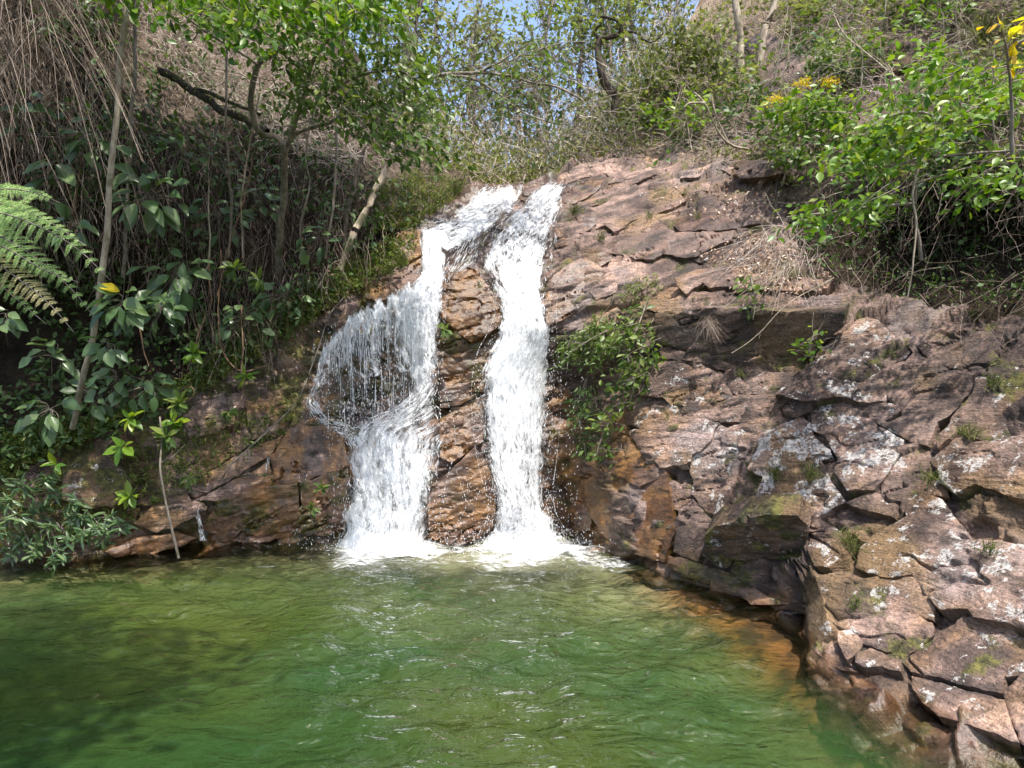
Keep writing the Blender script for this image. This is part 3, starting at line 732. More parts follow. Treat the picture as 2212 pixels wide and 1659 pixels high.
def poly_slab(poly, prm, name, parent, step=3.2, seed=0, thick=0.28, bevel=0.014, edge=2.0):
    poly = np.asarray(poly, float)
    c = poly.mean(0)
    # roughened outline, a little inside the traced one so that a joint stays open
    n = len(poly); B = []
    for i in range(n):
        a, b = poly[i], poly[(i + 1) % n]
        m = max(2, int(np.linalg.norm(b - a) / (step * 1.15)))
        for t in np.arange(m) / m: B.append(a * (1 - t) + b * t)
    B = np.array(B)
    q = np.stack([B[:, 0], B[:, 1], np.full(len(B), seed * 7.1)], -1)
    jit = np.stack([fbm(q, 1 / 22.0, 3, seed + 1), fbm(q, 1 / 22.0, 3, seed + 91)], -1) * edge * 2.2
    B = B + jit
    dirc = (c - B); dirc /= np.linalg.norm(dirc, axis=1, keepdims=True) + 1e-9
    B = B - dirc * 2.4
    lo, hi = B.min(0), B.max(0)
    gx = np.arange(lo[0], hi[0], step); gy = np.arange(lo[1], hi[1], step * 0.87)
    GX, GY = np.meshgrid(gx, gy); GX[1::2] += step / 2
    GX, GY = GX.ravel(), GY.ravel()
    k = inpoly(GX, GY, B)
    GX, GY = GX[k], GY[k]
    def bdist(x, y):
        A = B; D = np.roll(B, -1, 0) - B; L = (D ** 2).sum(1) + 1e-9
        out = np.empty(len(x))
        for i in range(0, len(x), 4000):
            dx = x[i:i + 4000, None] - A[None, :, 0]; dy = y[i:i + 4000, None] - A[None, :, 1]
            t = np.clip((dx * D[None, :, 0] + dy * D[None, :, 1]) / L[None], 0, 1)
            out[i:i + 4000] = np.sqrt(((dx - t * D[None, :, 0]) ** 2 + (dy - t * D[None, :, 1]) ** 2).min(1))
        return out
    d = bdist(GX, GY)
    k = d > step * 0.55
    GX, GY = GX[k], GY[k]
    nb = len(B)
    vin = [Vector((float(x), float(y))) for x, y in B] + [Vector((float(x), float(y))) for x, y in zip(GX, GY)]
    ov, oe, of, *_ = delaunay_2d_cdt(vin, [(i, (i + 1) % nb) for i in range(nb)], [], 1, 1e-3)
    xy = np.array([(v.x, v.y) for v in ov]); F = np.array([f for f in of if len(f) == 3], int)
    if len(F) == 0: return None
    x, y = xy[:, 0], xy[:, 1]
    # a plane is linear in 1/depth
    Yb = depth(x, y)
    A = np.stack([np.ones_like(x), x - c[0], y - c[1]], -1)
    co, *_ = np.linalg.lstsq(A, 1 / Yb, rcond=None)
    Yp = 0.8 * (1 / (A @ co)) + 0.2 * Yb
    r = np.random.default_rng(seed + 5)
    hh = prm.get('h', .1) * 0.42 * prm.get('hs', 1)
    tx, ty = prm.get('tx', 0) + r.normal(0, .025), prm.get('ty', 0) + r.normal(0, .03)
    Y = Yp - hh + (tx * (x - c[0]) + ty * (y - c[1])) / 100.0
    P = W(x, y, Y)
    # slab normal
    e1 = W(c[0] + 20, c[1], 0); 
    def pl(xx, yy):
        Yq = 1 / (co[0] + co[1] * (xx - c[0]) + co[2] * (yy - c[1])) - hh + (tx * (xx - c[0]) + ty * (yy - c[1])) / 100.0
        return W(xx, yy, Yq)
    nrm = np.cross(pl(c[0] + 10, c[1]) - pl(c[0], c[1]), pl(c[0], c[1] - 10) - pl(c[0], c[1]))
    nrm /= np.linalg.norm(nrm)
    if nrm @ (np.array([0, 0, CAMZ]) - pl(c[0], c[1])) < 0: nrm = -nrm
    dd = bdist(x, y) * (Y.mean() / FPX)                      # metres from the rim
    rg_ = prm.get('rough', 1.0)
    chip = np.clip(0.6 + 1.3 * fbm(P, 3.5, 3, seed + 3), 0.1, 2.2)
    disp = -bevel * chip * np.exp(-dd / (0.016 * (0.4 + chip)))
    f1, g1 = facets(P, 2.3 + r.random(), seed + 7, 2.6); f2, g2 = facets(P, 7.5, seed + 9, 2.6)
    disp += 0.030 * fbm(P, 1.3, 2, seed + 7) + rg_ * (0.062 * f1 + 0.060 * f2) * sstep(-.5, .2, noise(P, 1.5, seed + 4)) + 0.010 * fbm(P, 9, 3, seed + 13, 0.6)
    disp += 0.013 * strata(P, 0.08 + 0.05 * r.random(), (0.15, -0.05)) * sstep(-.15, .45, noise(P, 1.2, seed))
    Pc = np.stack([P[:, 0] + .9 * P[:, 2], P[:, 1] * .6, (P[:, 2] - .5 * P[:, 0]) * 2.6], -1)
    cr = fbm(Pc, 1.3, 4, seed + 23)
    disp -= 0.045 * np.exp(-(cr / 0.024) ** 2) * sstep(-0.2, 0.25, noise(P, 1.3, seed + 29))
    P = P + nrm * disp[:, None]
    # walls of the slab
    e = np.concatenate([F[:, [0, 1]], F[:, [1, 2]], F[:, [2, 0]]])
    es = np.sort(e, 1); u, idx, cnt = np.unique(es, axis=0, return_index=True, return_counts=True)
    be = e[idx[cnt == 1]]
    bv, inv = np.unique(be, return_inverse=True); inv = inv.reshape(-1, 2)
    Pb = P[bv] - nrm * thick + (P.mean(0) - P[bv]) * 0.04
    Pm = P[bv] - nrm * thick * 0.25 + np.stack([fbm(P[bv], 6, 2, seed + 41), fbm(P[bv], 6, 2, seed + 42), fbm(P[bv], 6, 2, seed + 43)], -1) * 0.02
    n0 = len(P); nbv = len(bv)
    V = np.concatenate([P, Pm, Pb])
    Q = np.concatenate([np.stack([be[:, 1], be[:, 0], n0 + inv[:, 0], n0 + inv[:, 1]], -1),
                        np.stack([n0 + inv[:, 1], n0 + inv[:, 0], n0 + nbv + inv[:, 0], n0 + nbv + inv[:, 1]], -1)])
    att = {}
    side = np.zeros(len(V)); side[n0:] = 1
    wl = np.interp(np.concatenate([x, x[bv], x[bv]]), SHX, SHY) - np.concatenate([y, y[bv], y[bv]])
    for kx in ('lich', 'moss', 'wet', 'orng', 'tone'):
        att[kx] = np.full(len(V), float(prm.get(kx, 0)))
    att['tone'] = att['tone'] * .7 + r.normal(0, .06)
    att['moss'] = np.maximum(att['moss'], 0.55 * side)  # side walls darkened with the moss colour, covering pale streaks
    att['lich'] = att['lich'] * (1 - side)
    att['wet'] = np.maximum(att['wet'], sstep(38, 6, wl)); att['orng'] = np.maximum(att['orng'], 0.6 * sstep(30, 4, wl))
    zz = V[:, 2]
    att['wet'] = np.maximum(att['wet'], 1.2 * sstep(.14, .02, zz)); att['orng'] = np.maximum(att['orng'], .75 * sstep(.10, -.05, zz)); att['tone'] = att['tone'] - .9 * sstep(.06, -.06, zz); att['lich'] = att['lich'] * sstep(.0, .12, zz)
    # orientation of the faces towards the outside
    fn = np.cross(P[F[:, 1]] - P[F[:, 0]], P[F[:, 2]] - P[F[:, 0]])
    if (fn @ nrm).sum() < 0: F = F[:, ::-1]; Q = Q[:, ::-1]
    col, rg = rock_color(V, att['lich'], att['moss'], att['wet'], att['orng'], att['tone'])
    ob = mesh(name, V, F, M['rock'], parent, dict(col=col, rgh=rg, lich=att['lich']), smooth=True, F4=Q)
    ob.data.set_sharp_from_angle(angle=math.radians(38))
    return ob

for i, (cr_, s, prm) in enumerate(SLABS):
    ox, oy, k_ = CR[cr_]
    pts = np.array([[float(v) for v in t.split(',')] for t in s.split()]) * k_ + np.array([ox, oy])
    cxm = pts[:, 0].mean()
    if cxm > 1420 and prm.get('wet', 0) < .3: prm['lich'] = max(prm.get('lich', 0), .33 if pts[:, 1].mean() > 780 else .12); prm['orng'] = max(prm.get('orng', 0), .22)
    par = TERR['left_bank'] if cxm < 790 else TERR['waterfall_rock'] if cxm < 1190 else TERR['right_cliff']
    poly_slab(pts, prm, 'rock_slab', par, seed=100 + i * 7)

# rubble and broken edges between the slabs
def rubble(n, region, parent, seed, size=(10, 34), **pk):
    r = np.random.default_rng(seed); made = 0
    lo, hi = np.min(region, 0), np.max(region, 0)
    while made < n:
        x, y = r.uniform(lo[0], hi[0]), r.uniform(lo[1], hi[1])
        if not inpoly(np.array([x]), np.array([y]), region)[0]: continue
        s = r.uniform(*size); m = r.integers(5, 8); a0 = r.uniform(0, 6.28); sl = r.normal(0.35, .2)
        a = a0 + np.arange(m) * 2 * math.pi / m + r.normal(0, .2, m)
        rad = s * r.uniform(.7, 1.15, m)
        px = np.cos(a) * rad * 1.25; py = np.sin(a) * rad * .6
        pts = np.stack([x + px * math.cos(sl) - py * math.sin(sl), y + px * math.sin(sl) + py * math.cos(sl)], -1)
        prm = dict(h=r.uniform(.0, .12), tx=r.normal(0, .10), ty=r.normal(0, .14), tone=r.normal(0, .2), lich=r.uniform(0, .3), moss=r.uniform(.1, .5), **pk)
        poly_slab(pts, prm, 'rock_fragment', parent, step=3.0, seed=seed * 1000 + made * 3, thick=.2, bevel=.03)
        made += 1
rubble(6, [(1745, 1130), (1830, 1080), (2000, 930), (2080, 850), (2212, 900), (2212, 1480), (2000, 1440), (1860, 1430), (1770, 1400)], TERR['right_cliff'], 3)
rubble(26, [(1440, 790), (1560, 760), (1700, 840), (1650, 1000), (1560, 1150), (1450, 1100)], TERR['right_cliff'], 4, (8, 22))
rubble(26, [(1230, 560), (1430, 600), (1700, 560), (1700, 500), (1500, 440), (1350, 480)], TERR['right_cliff'], 5, (8, 26))
rubble(6, [(20, 1060), (200, 980), (420, 880), (640, 830), (690, 900), (560, 1000), (420, 1090), (200, 1180), (20, 1190)], TERR['left_bank'], 6, (8, 26), orng=.4, wet=.3)
rubble(16, [(950, 900), (1040, 860), (1040, 1120), (930, 1150)], TERR['waterfall_rock'], 8, (8, 20), orng=.5, wet=.8)
rubble(22, [(690, 740), (880, 660), (890, 880), (760, 930), (680, 880)], TERR['waterfall_rock'], 9, (10, 26), wet=.95)

# ------------------------------------------------------------------ pool
shoreW = W(SHX, SHY, 2 * FPX / (SHY - CY))[:, :2]
BED = [(x, y, -0.12) for x, y in shoreW] + [
 (-6, 5, -1.6), (-4, 6, -1.4), (-3, 4, -2.3), (-5, 2, -2.4), (-2, 7, -1.0), (0, 7.2, -0.55), (0, 6, -1.0), (0, 4.5, -1.7), (0, 3, -2.1), (0, 0, -2.2),
 (1, 6.4, -.7), (1.4, 5, -1.3), (1.5, 3.6, -2.0), (2.05, 4.2, -0.5), (1.9, 5.5, -.45), (2.2, 3.6, -0.35), (2.6, 3.2, -0.2), (1.7, 3.0, -1.6), (2.5, 2.4, -.6), (2, 0, -1.8),
 (-3, 0, -2.6), (-7, 0, -2.4), (-8, 6, -.9), (-5.2, 7.0, -0.35), (-3.5, 7.6, -.35), (-2.2, 8.0, -.35), (.6, 8.2, -.3), (0, 10, -.1), (-4, 10, -.1), (4, 8, 0), (6, 4, .2), (6, 0, -.5)]
BED = np.array(BED)
_bed = RBF(BED[:, :2], BED[:, 2], 2.0, 0.05)
def water_height(X, Y):
    P = np.stack([X, Y, 0 * X], -1)
    d1 = np.hypot(X + 1.5, Y - 8.2); d2 = np.hypot(X - 0.2, Y - 8.1)
    chop = np.clip(1.25 * np.exp(-(d1 / 3.2) ** 2) + 1.35 * np.exp(-(d2 / 3.6) ** 2) + 0.75 * np.exp(-((X - 0.15) / 1.5) ** 2) + 0.10, 0, 1.3)
    chop *= 1 - 0.55 * sstep(1.5, 2.4, X)
    warp = np.stack([X + .25 * fbm(P, 1.4, 2, 301), Y * 1.5 + .25 * fbm(P, 1.4, 2, 302), 0 * X], -1)
    Z = chop * (0.050 * fbm(warp, 1.8, 2, 303) + 0.016 * noise(warp, 5.5, 304)) + 0.006 * fbm(P, 1.5, 2, 306)
    near = np.exp(-np.minimum(d1, d2) / 0.7)
    Z += near * 0.05 * fbm(P, 7, 3, 307)
    aer = np.clip(.75 * np.exp(-(d1 / .95) ** 2) + .85 * np.exp(-(d2 / 1.15) ** 2) + .25 * np.exp(-np.hypot(X + .3, Y - 7.4) / 1.3), 0, .9) * sstep(-.35, .35, fbm(P, 1.6, 3, 311) + .25)
    return Z, chop, aer
def build_pool():
    xs = np.arange(-10, 3.81, 0.07); ys = np.arange(-3.5, 10.01, 0.07)
    X, Y = np.meshgrid(xs, ys)
    P = np.stack([X, Y, 0 * X], -1)
    Z = np.minimum(_bed(X, Y), 0.05) + 0.10 * fbm(P, 0.9, 4, 201) - 0.10 + 0.05 * np.abs(fbm(P, 2.3, 3, 205))
    Z = Z * .62
    P[..., 2] = Z
    rust = np.clip(sstep(0.9, 2.1, X) * sstep(-.62, -0.15, Z) * 1.15 + 0.35 * sstep(-0.36, -0.12, Z) * sstep(-1.0, -3.0, X), 0, 1)
    ob = mesh('pool_bed', P.reshape(-1, 3), None, M['bed'], attrs=dict(rust=rust.ravel()), F4=grid_faces(*X.shape).reshape(-1, 4))
    tag(ob, 'silty green brown bed of the pool under the water', 'pool bed', kind='structure')
    # water body: waving top, closed below
    xs = np.arange(-10, 3.71, 0.04); ys = np.arange(-3.5, 10.01, 0.04)
    X, Y = np.meshgrid(xs, ys)
    P = np.stack([X, Y, 0 * X], -1)
    Z, chop, aer = water_height(X, Y)
    P[..., 2] = Z
    nr, nc = X.shape
    top = P.reshape(-1, 3)
    Q = grid_faces(nr, nc).reshape(-1, 4)[:, ::-1]
    idx = np.arange(nr * nc).reshape(nr, nc)
    rim = np.concatenate([idx[0, :-1], idx[:-1, -1], idx[-1, :0:-1], idx[:0:-1, 0]])
    low = top[rim].copy(); low[:, 2] = -4
    n0 = len(top); m = len(rim); j = (np.arange(m) + 1) % m
    side = np.stack([rim, rim[j], n0 + j, n0 + np.arange(m)], -1)[:, ::-1]
    cen = np.array([[-1.5, 3, -4.0]])
    F = np.stack([np.full(m, n0 + m), n0 + j, n0 + np.arange(m)], -1)
    V = np.concatenate([top, low, cen])
    ch = np.concatenate([chop.ravel(), np.zeros(m + 1)])
    zb = np.minimum(_bed(X, Y), 0.05) * .62 - .03
    turb = np.concatenate([np.maximum(0.66 * sstep(.10, .95, -zb), .7 * aer).ravel(), np.zeros(m + 1)])
    aer = np.concatenate([aer.ravel(), np.zeros(m + 1)])
    ob = mesh('water', V, F, M['water'], attrs=dict(chop=ch, turb=turb, aer=aer), F4=np.concatenate([Q, side]))
    tag(ob, 'clear green rippling water of the pool', 'water', kind='structure')
build_pool()
# ------------------------------------------------------------------ waterfall
base_pt = W(1100, 1165, 8.5)
FALL = thing('waterfall', base_pt, 'white waterfall tumbling down wet brown rock into the green pool in two streams', 'waterfall')
FR = np.random.default_rng(55)

def rows(t):
    r = np.array([[float(v) for v in q.split(',')] for q in t.split()])
    return np.stack([r[:, 1], r[:, 0]], -1), np.stack([r[:, 2], r[:, 0]], -1)

def stream(name, L, R, off, dens, ns=90, nt_=26, layers=((0, 'foam', 0.0), (0.06, 'foam_b', -0.04)), edge=0.17, bulge=0.10, clump=.16, lip=False, fade=0):
    L = resample(L, ns); R = resample(R, ns)
    s = np.linspace(0, 1, ns)[:, None]; t = np.linspace(0, 1, nt_)[None]
    ed = 16 * fbm(np.stack([L[:, 0] * 0, L[:, 1] / 30, 0 * L[:, 0]], -1), 1, 3, 5)[:, None]
    X = L[:, :1] * (1 - t) + R[:, :1] * t + ed * (0.5 - t) * 1.2
    Yp = L[:, 1:] * (1 - t) + R[:, 1:] * t
    if lip: Yp = Yp + (1 - s) * (16 * np.sin(t * math.pi) * -1 + 20 * fbm(np.stack([t * 6, 0 * t, 0 * t], -1), 1, 3, 91))
    D0 = depth(X, Yp)
    dn = np.interp(s[:, 0], np.linspace(0, 1, len(dens)), dens)[:, None]
    for li, (o, mt, dd) in enumerate(layers):
        P0 = W(X, Yp, D0)
        D = D0 - off - o - bulge * np.sin(math.pi * t) - 0.05 * fbm(P0 * np.array([1, 1, .35]), 3.0, 3, 700 + li * 9) - 0.02 * fbm(P0, 11, 2, 703 + li)
        P = W(X, Yp, D)
        across = np.concatenate([np.zeros((ns, 1)), np.cumsum(np.linalg.norm(np.diff(P, axis=1), axis=2), 1)], 1)
        along = np.concatenate([np.zeros((1, nt_)), np.cumsum(np.linalg.norm(np.diff(P, axis=0), axis=2), 0)], 0)
        e = np.minimum(1, np.minimum(t, 1 - t) / 0.16)
        lump = clump * fbm(P * np.array([1.6, 1, .4]), 2.8, 3, 720 + li)
        if fade: lump = lump - .30 * (1 - sstep(0, fade, s + fade * .7 * fbm(np.stack([t * 9, 0 * t, 0 * t], -1), 1, 3, 78)))
        if lip: lump = lump - .22 * (1 - sstep(0, .12, s + .08 * fbm(np.stack([t * 14, 0 * t, 0 * t], -1), 1, 3, 77)))
        den = dn + dd + lump - edge * (1 - e) + 0 * X
        fl = np.stack([across + 3.7 * li, along, np.full_like(along, li * 5.0 + off * 13)], -1)
        mesh(name, P.reshape(-1, 3), None, M[mt], FALL, dict(flow=fl.reshape(-1, 3), dens=den.ravel()), F4=grid_faces(ns, nt_).reshape(-1, 4))
    def at(sv, tv, o):
        i = sv * (ns - 1); x = np.interp(i, np.arange(ns), L[:, 0]) * (1 - tv) + np.interp(i, np.arange(ns), R[:, 0]) * tv
        y = np.interp(i, np.arange(ns), L[:, 1]) * (1 - tv) + np.interp(i, np.arange(ns), R[:, 1]) * tv
        return x, y, depth(x, y) - off - o - bulge * np.sin(math.pi * np.clip(tv, 0, 1))
    return at, dn

OCT_V = np.array([(0, 0, 1), (1, 0, 0), (0, 1, 0), (-1, 0, 0), (0, -1, 0), (0, 0, -1)], float)
OCT_F = np.array([(0, 1, 2), (0, 2, 3), (0, 3, 4), (0, 4, 1), (5, 2, 1), (5, 3, 2), (5, 4, 3), (5, 1, 4)])
def drops(P, r, el):
    n = len(P)
    V = P[:, None, :] + OCT_V[None] * np.stack([r, r, r * el], -1)[:, None, :]
    F = OCT_F[None] + (np.arange(n) * 6)[:, None, None]
    return V.reshape(-1, 3), F.reshape(-1, 3)

strandP, strandR, dropP, dropR, dropE = [], [], [], [], []
def strands(at, n, tmean=None, lo=0.0, hi=1.0, ln=(0.02, 0.10), rad=(.003, .007), spread=1.0, front=.10, tj=.022):
    sv = FR.uniform(lo, hi, n); tv = 0.5 + (FR.beta(1.3, 1.3, n) - 0.5) * spread
    l = FR.uniform(*ln, n); k = 6
    S = np.clip(sv[:, None] + l[:, None] * np.linspace(0, 1, k)[None], 0, 1)
    T = tv[:, None] + np.cumsum(FR.normal(0, tj, (n, k)), 1)
    o = FR.uniform(-.02, front, n)[:, None] + np.cumsum(FR.normal(0, .012, (n, k)), 1)
    x, y, D = at(S.ravel(), T.ravel(), o.ravel())
    strandP.append(W(x, y, D).reshape(n, k, 3))
    r = FR.uniform(*rad, n)[:, None] * np.array([.3, .9, 1, .9, .7, .2])[None] * FR.uniform(.6, 1.3, (n, k))
    strandR.append(r)
def spray(at, n, lo=0., hi=1., over=.12, front=.25, rad=(.0016, .0052), el=(1.6, 4.5)):
    sv = FR.uniform(lo, hi, n); tv = 0.5 + FR.normal(0, 0.30 + over, n)
    tv = np.clip(tv, -over * 2, 1 + over * 2)
    x, y, D = at(sv, tv, FR.uniform(-.05, front, n))
    dropP.append(W(x, y, D)); dropR.append(FR.uniform(rad[0], rad[1], n) * FR.uniform(.5, 1, n)); dropE.append(FR.uniform(*el, n))

# right stream
L, R = rows('392,1183,1228 412,1150,1222 440,1122,1214 475,1088,1208 510,1058,1200 560,1036,1192 600,1046,1187 640,1072,1182 680,1084,1184 720,1074,1187 760,1056,1188 800,1046,1189 850,1042,1189 900,1042,1187 950,1046,1184 1000,1052,1180 1050,1062,1176 1100,1074,1182 1140,1066,1200 1165,1050,1220 1195,1040,1235')
at, dn = stream('right_stream', L, R, .20, [.62, .60, .56, .56, .58, .63, .66, .65, .63, .61, .60, .60, .63, .70], ns=130, layers=((0, 'foam', 0), (.06, 'foam_b', -.03), (.13, 'foam_b', -.06)), fade=.025)
strands(at, 600, ln=(.008, .03), tj=.012); spray(at, 5200, .3, 1., .08); spray(at, 900, 0., .5, .03, .12)
spray(at, 700, .8, 1., .3, .5)
# crest and diagonal cascade
L = np.array([(1038, 396), (1002, 438), (962, 468), (906, 496)], float); R = np.array([(1138, 394), (1118, 446), (1066, 496), (974, 545)], float)
at, dn = stream('crest_cascade', L, R, .18, [.66, .60, .60, .68], ns=50, nt_=26, bulge=.05, fade=.12)
strands(at, 140, ln=(.02, .08), tj=.008); spray(at, 700, 0, 1, .05, .12)
# thin sheet over the dark ridge rock
L = np.array([(1000, 492), (985, 530), (965, 560), (955, 590)], float); R = np.array([(1085, 470), (1050, 520), (1030, 560), (1000, 585)], float)
at, dn = stream('thin_sheet', L, R, .20, [.50, .47, .42], ns=36, nt_=20, layers=((0, 'foam_b', 0),), bulge=.04)
strands(at, 110, ln=(.05, .2), rad=(.002, .005), tj=.006)
# left stream
L, R = rows('498,905,968 530,906,962 560,910,962 590,908,964 620,884,960 650,862,956 690,868,952 740,874,950 790,882,948 840,884,950 875,858,954 905,775,960 940,738,960 980,738,954 1020,742,944 1060,744,936 1100,744,930 1140,738,926 1168,730,928 1192,722,932')
at, dn = stream('left_stream', L, R, .20, [.66, .66, .65, .63, .61, .58, .56, .56, .56, .59, .60, .59, .61, .68], ns=120, layers=((0, 'foam', 0), (.06, 'foam_b', -.04), (.12, 'foam_b', -.07)))
strands(at, 500, ln=(.008, .03), tj=.012); spray(at, 3400, .1, 1., .06)
spray(at, 600, .8, 1., .25, .4)
# ledge spill on the left
L = np.array([(694, 730), (688, 785), (692, 830)], float); R = np.array([(890, 606), (896, 700), (898, 800)], float)
at, dn = stream('ledge_spill', L, R, .22, [.74, .62, .54, .50], ns=50, nt_=70, layers=((0, 'foam', 0), (.06, 'foam_b', -.04)), edge=.1, bulge=.03, clump=.26, lip=True)
strands(at, 130, ln=(.08, .4), rad=(.0025, .006), lo=0, hi=.6, tj=.003)
spray(at, 260, 0., .2, .04, .12)
L = np.array([(720, 800), (712, 850), (720, 900)], float); R = np.array([(890, 740), (888, 820), (880, 900)], float)
def atd(sv, tv, o):
    x = 716 + tv * 172; y = 700 - tv * 40 + sv * 230
    return x, y, depth(x, y) - .34 - o
strands(atd, 70, ln=(.10, .4), rad=(.002, .004), tj=.002); spray(atd, 800, 0, 1, .02, .12, (.003, .008), (1.5, 5))
# trickle on the far left
L = np.array([(738, 766), (684, 808), (660, 866), (676, 905), (720, 935), (760, 985)], float); R = np.array([(760, 785), (712, 820), (690, 860), (716, 900), (762, 915), (800, 940)], float)
at, dn = stream('side_trickle', L, R, .20, [.52, .50, .54, .54, .58], ns=60, nt_=14, layers=((0, 'foam_b', 0), (.05, 'foam_b', -.03)), bulge=.03, edge=.2)
strands(at, 120, ln=(.02, .06), rad=(.002, .004)); spray(at, 420, 0, 1, .25, .12)
L = np.array([(712, 830), (720, 880), (752, 930)], float); R = np.array([(892, 800), (886, 860), (880, 920)], float)
at, dn = stream('ledge_spill', L, R, .20, [.50, .50, .58], ns=40, nt_=50, layers=((0, 'foam_b', 0),), bulge=.03)
spray(at, 500, 0, 1, .05, .15)
# tiny trickles in the dark wet rock
for a, b in (((428, 1098), (440, 1168)), ((582, 985), (576, 1020))):
    L = np.array([(a[0] - 4, a[1]), ((a[0] + b[0]) / 2 - 7, (a[1] + b[1]) / 2), (b[0] - 12, b[1])], float); R = L + np.array([(6, 0), (9, 0), (18, 0)])
    at, dn = stream('side_trickle', L, R, .26, [.50, .46, .50], ns=26, nt_=6, layers=((0, 'foam_b', 0),), bulge=.02)
    strands(at, 26, ln=(.1, .3), rad=(.002, .004))

# free drops beside the right stream and the splash at the feet
n = 260
x = FR.uniform(1180, 1262, n); y = FR.uniform(780, 1120, n)
dropP.append(W(x, y, 8.45 + FR.uniform(-.2, .3, n))); dropR.append(FR.uniform(.002, .0045, n)); dropE.append(FR.uniform(2, 5, n))
for cx_, cy_, w_, n, hgt in ((-1.55, 8.12, .40, 1100, .16), (.22, 8.15, .42, 1300, .20)):
    a = FR.uniform(0, 6.28, n); rr = np.abs(FR.normal(0, 1, n)) * w_
    p = np.stack([cx_ + np.cos(a) * rr * 1.35, cy_ + np.sin(a) * rr * .75, np.abs(FR.normal(0, hgt, n)) * np.exp(-rr * .9) + .02], -1)
    dropP.append(p); dropR.append(FR.uniform(.0016, .0060, n)); dropE.append(FR.uniform(.8, 2.0, n))

V, Q = tubes(np.concatenate(strandP), np.concatenate(strandR), 3)
tag(mesh('water_strands', V, None, M['drop'], FALL, F4=Q), kind='stuff')
V, F = drops(np.concatenate(dropP), np.concatenate(dropR), np.concatenate(dropE))
tag(mesh('water_drops', V, F, M['drop'], FALL), kind='stuff')

def foam_patch(name, cx_, cy_, rx, ry, hgt, d0, seed):
    u = np.linspace(-1, 1, 90); v = np.linspace(-1, 1, 70)
    U, Vv = np.meshgrid(u, v)
    X = cx_ + U * rx; Y = cy_ + Vv * ry
    P = np.stack([X, Y, 0 * X], -1)
    rr = np.sqrt(U ** 2 + Vv ** 2)
    Z = water_height(X, Y)[0] + .015 + hgt * np.exp(-(rr / .45) ** 2) * (1 + .8 * fbm(P, 6, 3, seed)) + .03 * fbm(P, 9, 3, seed + 3) * np.exp(-rr * 1.2)
    P[..., 2] = Z
    den = d0 - .58 * np.minimum(rr, 1.2) ** .75 + .20 * fbm(P, 1.8, 4, seed + 9)
    ob = mesh(name, P.reshape(-1, 3), None, M['foam_p'], FALL, dict(flow=P.reshape(-1, 3) * np.array([1, 2.6, 1]), dens=den.ravel()), F4=grid_faces(*X.shape).reshape(-1, 4))
foam_patch('foam', -1.50, 7.95, 1.75, 1.45, .05, .86, 801)
foam_patch('foam', .28, 7.95, 1.95, 1.45, .08, .89, 811)
# ------------------------------------------------------------------ plants: helpers
from mathutils import Matrix
PR = np.random.default_rng(99)
def leaf_tpl(w=.32, fold=.10, droop=.16, shape=(.55, .95, .62)):
    ys = (.18, .45, .75); V = [(0, 0, 0)]
    for yy, ww in zip(ys, shape):
        z = -droop * yy * yy
        V += [(-w * ww, yy, z + fold * ww), (0, yy, z), (w * ww, yy, z + fold * ww)]
    V.append((0, 1, -droop))
    F = [(0, 2, 1), (0, 3, 2)]
    for r in (0, 1):
        a = 1 + 3 * r; b = a + 3
        F += [(a, a + 1, b + 1), (a, b + 1, b), (a + 1, a + 2, b + 2), (a + 1, b + 2, b + 1)]
    F += [(7, 8, 10), (8, 9, 10)]
    return np.array(V, float), np.array(F)
def leaf_small(w=.26, fold=.08):
    return np.array([(0, 0, 0), (-w, .45, fold), (w, .45, fold), (0, 1, -.1)], float), np.array([(0, 2, 1), (1, 2, 3)])
BIG = leaf_tpl(.30); OVAL = leaf_tpl(.26, .06, .12); NARROW = leaf_tpl(.11, .03, .22, (.7, 1, .75)); SMALL = leaf_small(); THIN = leaf_small(.12, .03)

def unit(v):
    return v / (np.linalg.norm(v, axis=-1, keepdims=True) + 1e-9)
def frames(d, up):
    y = unit(d); x = unit(np.cross(y, up)); z = np.cross(x, y)
    return x, y, z
def scatter(tpl, pos, d, up, ln, wr=1.0, rnd=None):
    """many leaves as arrays: tip direction d, face normal about up"""
    TV, TF = tpl; n = len(pos)
    x, y, z = frames(d, up)
    ln = np.broadcast_to(np.asarray(ln, float), (n,))
    wr = np.broadcast_to(np.asarray(wr, float), (n,))
    V = pos[:, None] + ln[:, None, None] * (TV[None, :, 0:1] * wr[:, None, None] * x[:, None] + TV[None, :, 1:2] * y[:, None] + TV[None, :, 2:3] * z[:, None])
    F = TF[None] + (np.arange(n) * len(TV))[:, None, None]
    rnd = PR.random(n) if rnd is None else rnd
    return V.reshape(-1, 3), F.reshape(-1, 3), np.repeat(rnd, len(TV))
class Cloud:
    def __init__(s): s.V, s.F, s.R, s.n = [], [], [], 0
    def add(s, V, F, R):
        s.V.append(V); s.F.append(F + s.n); s.R.append(R); s.n += len(V)
    def tubes(s, P, R, sides=3, rnd=None):
        V, Q = tubes(P, R, sides); n = len(P)
        T = np.concatenate([Q[:, [0, 1, 2]], Q[:, [0, 2, 3]]])
        rnd = PR.random(n) if rnd is None else rnd
        s.add(V, T, np.repeat(rnd, len(V) // n))
    def build(s, name, mat, parent=None):
        return mesh(name, np.concatenate(s.V), np.concatenate(s.F), mat, parent, dict(rnd=np.concatenate(s.R)))
def rdir(n, up=0.0, sd=1.0):
    v = PR.normal(0, sd, (n, 3)); v[:, 2] += up
    return unit(v)
def in_region(poly, n):
    poly = np.asarray(poly, float); lo, hi = poly.min(0), poly.max(0); out = []
    while sum(len(o) for o in out) < n:
        p = PR.uniform(lo, hi, (n * 2, 2)); out.append(p[inpoly(p[:, 0], p[:, 1], poly)])
    return np.concatenate(out)[:n]
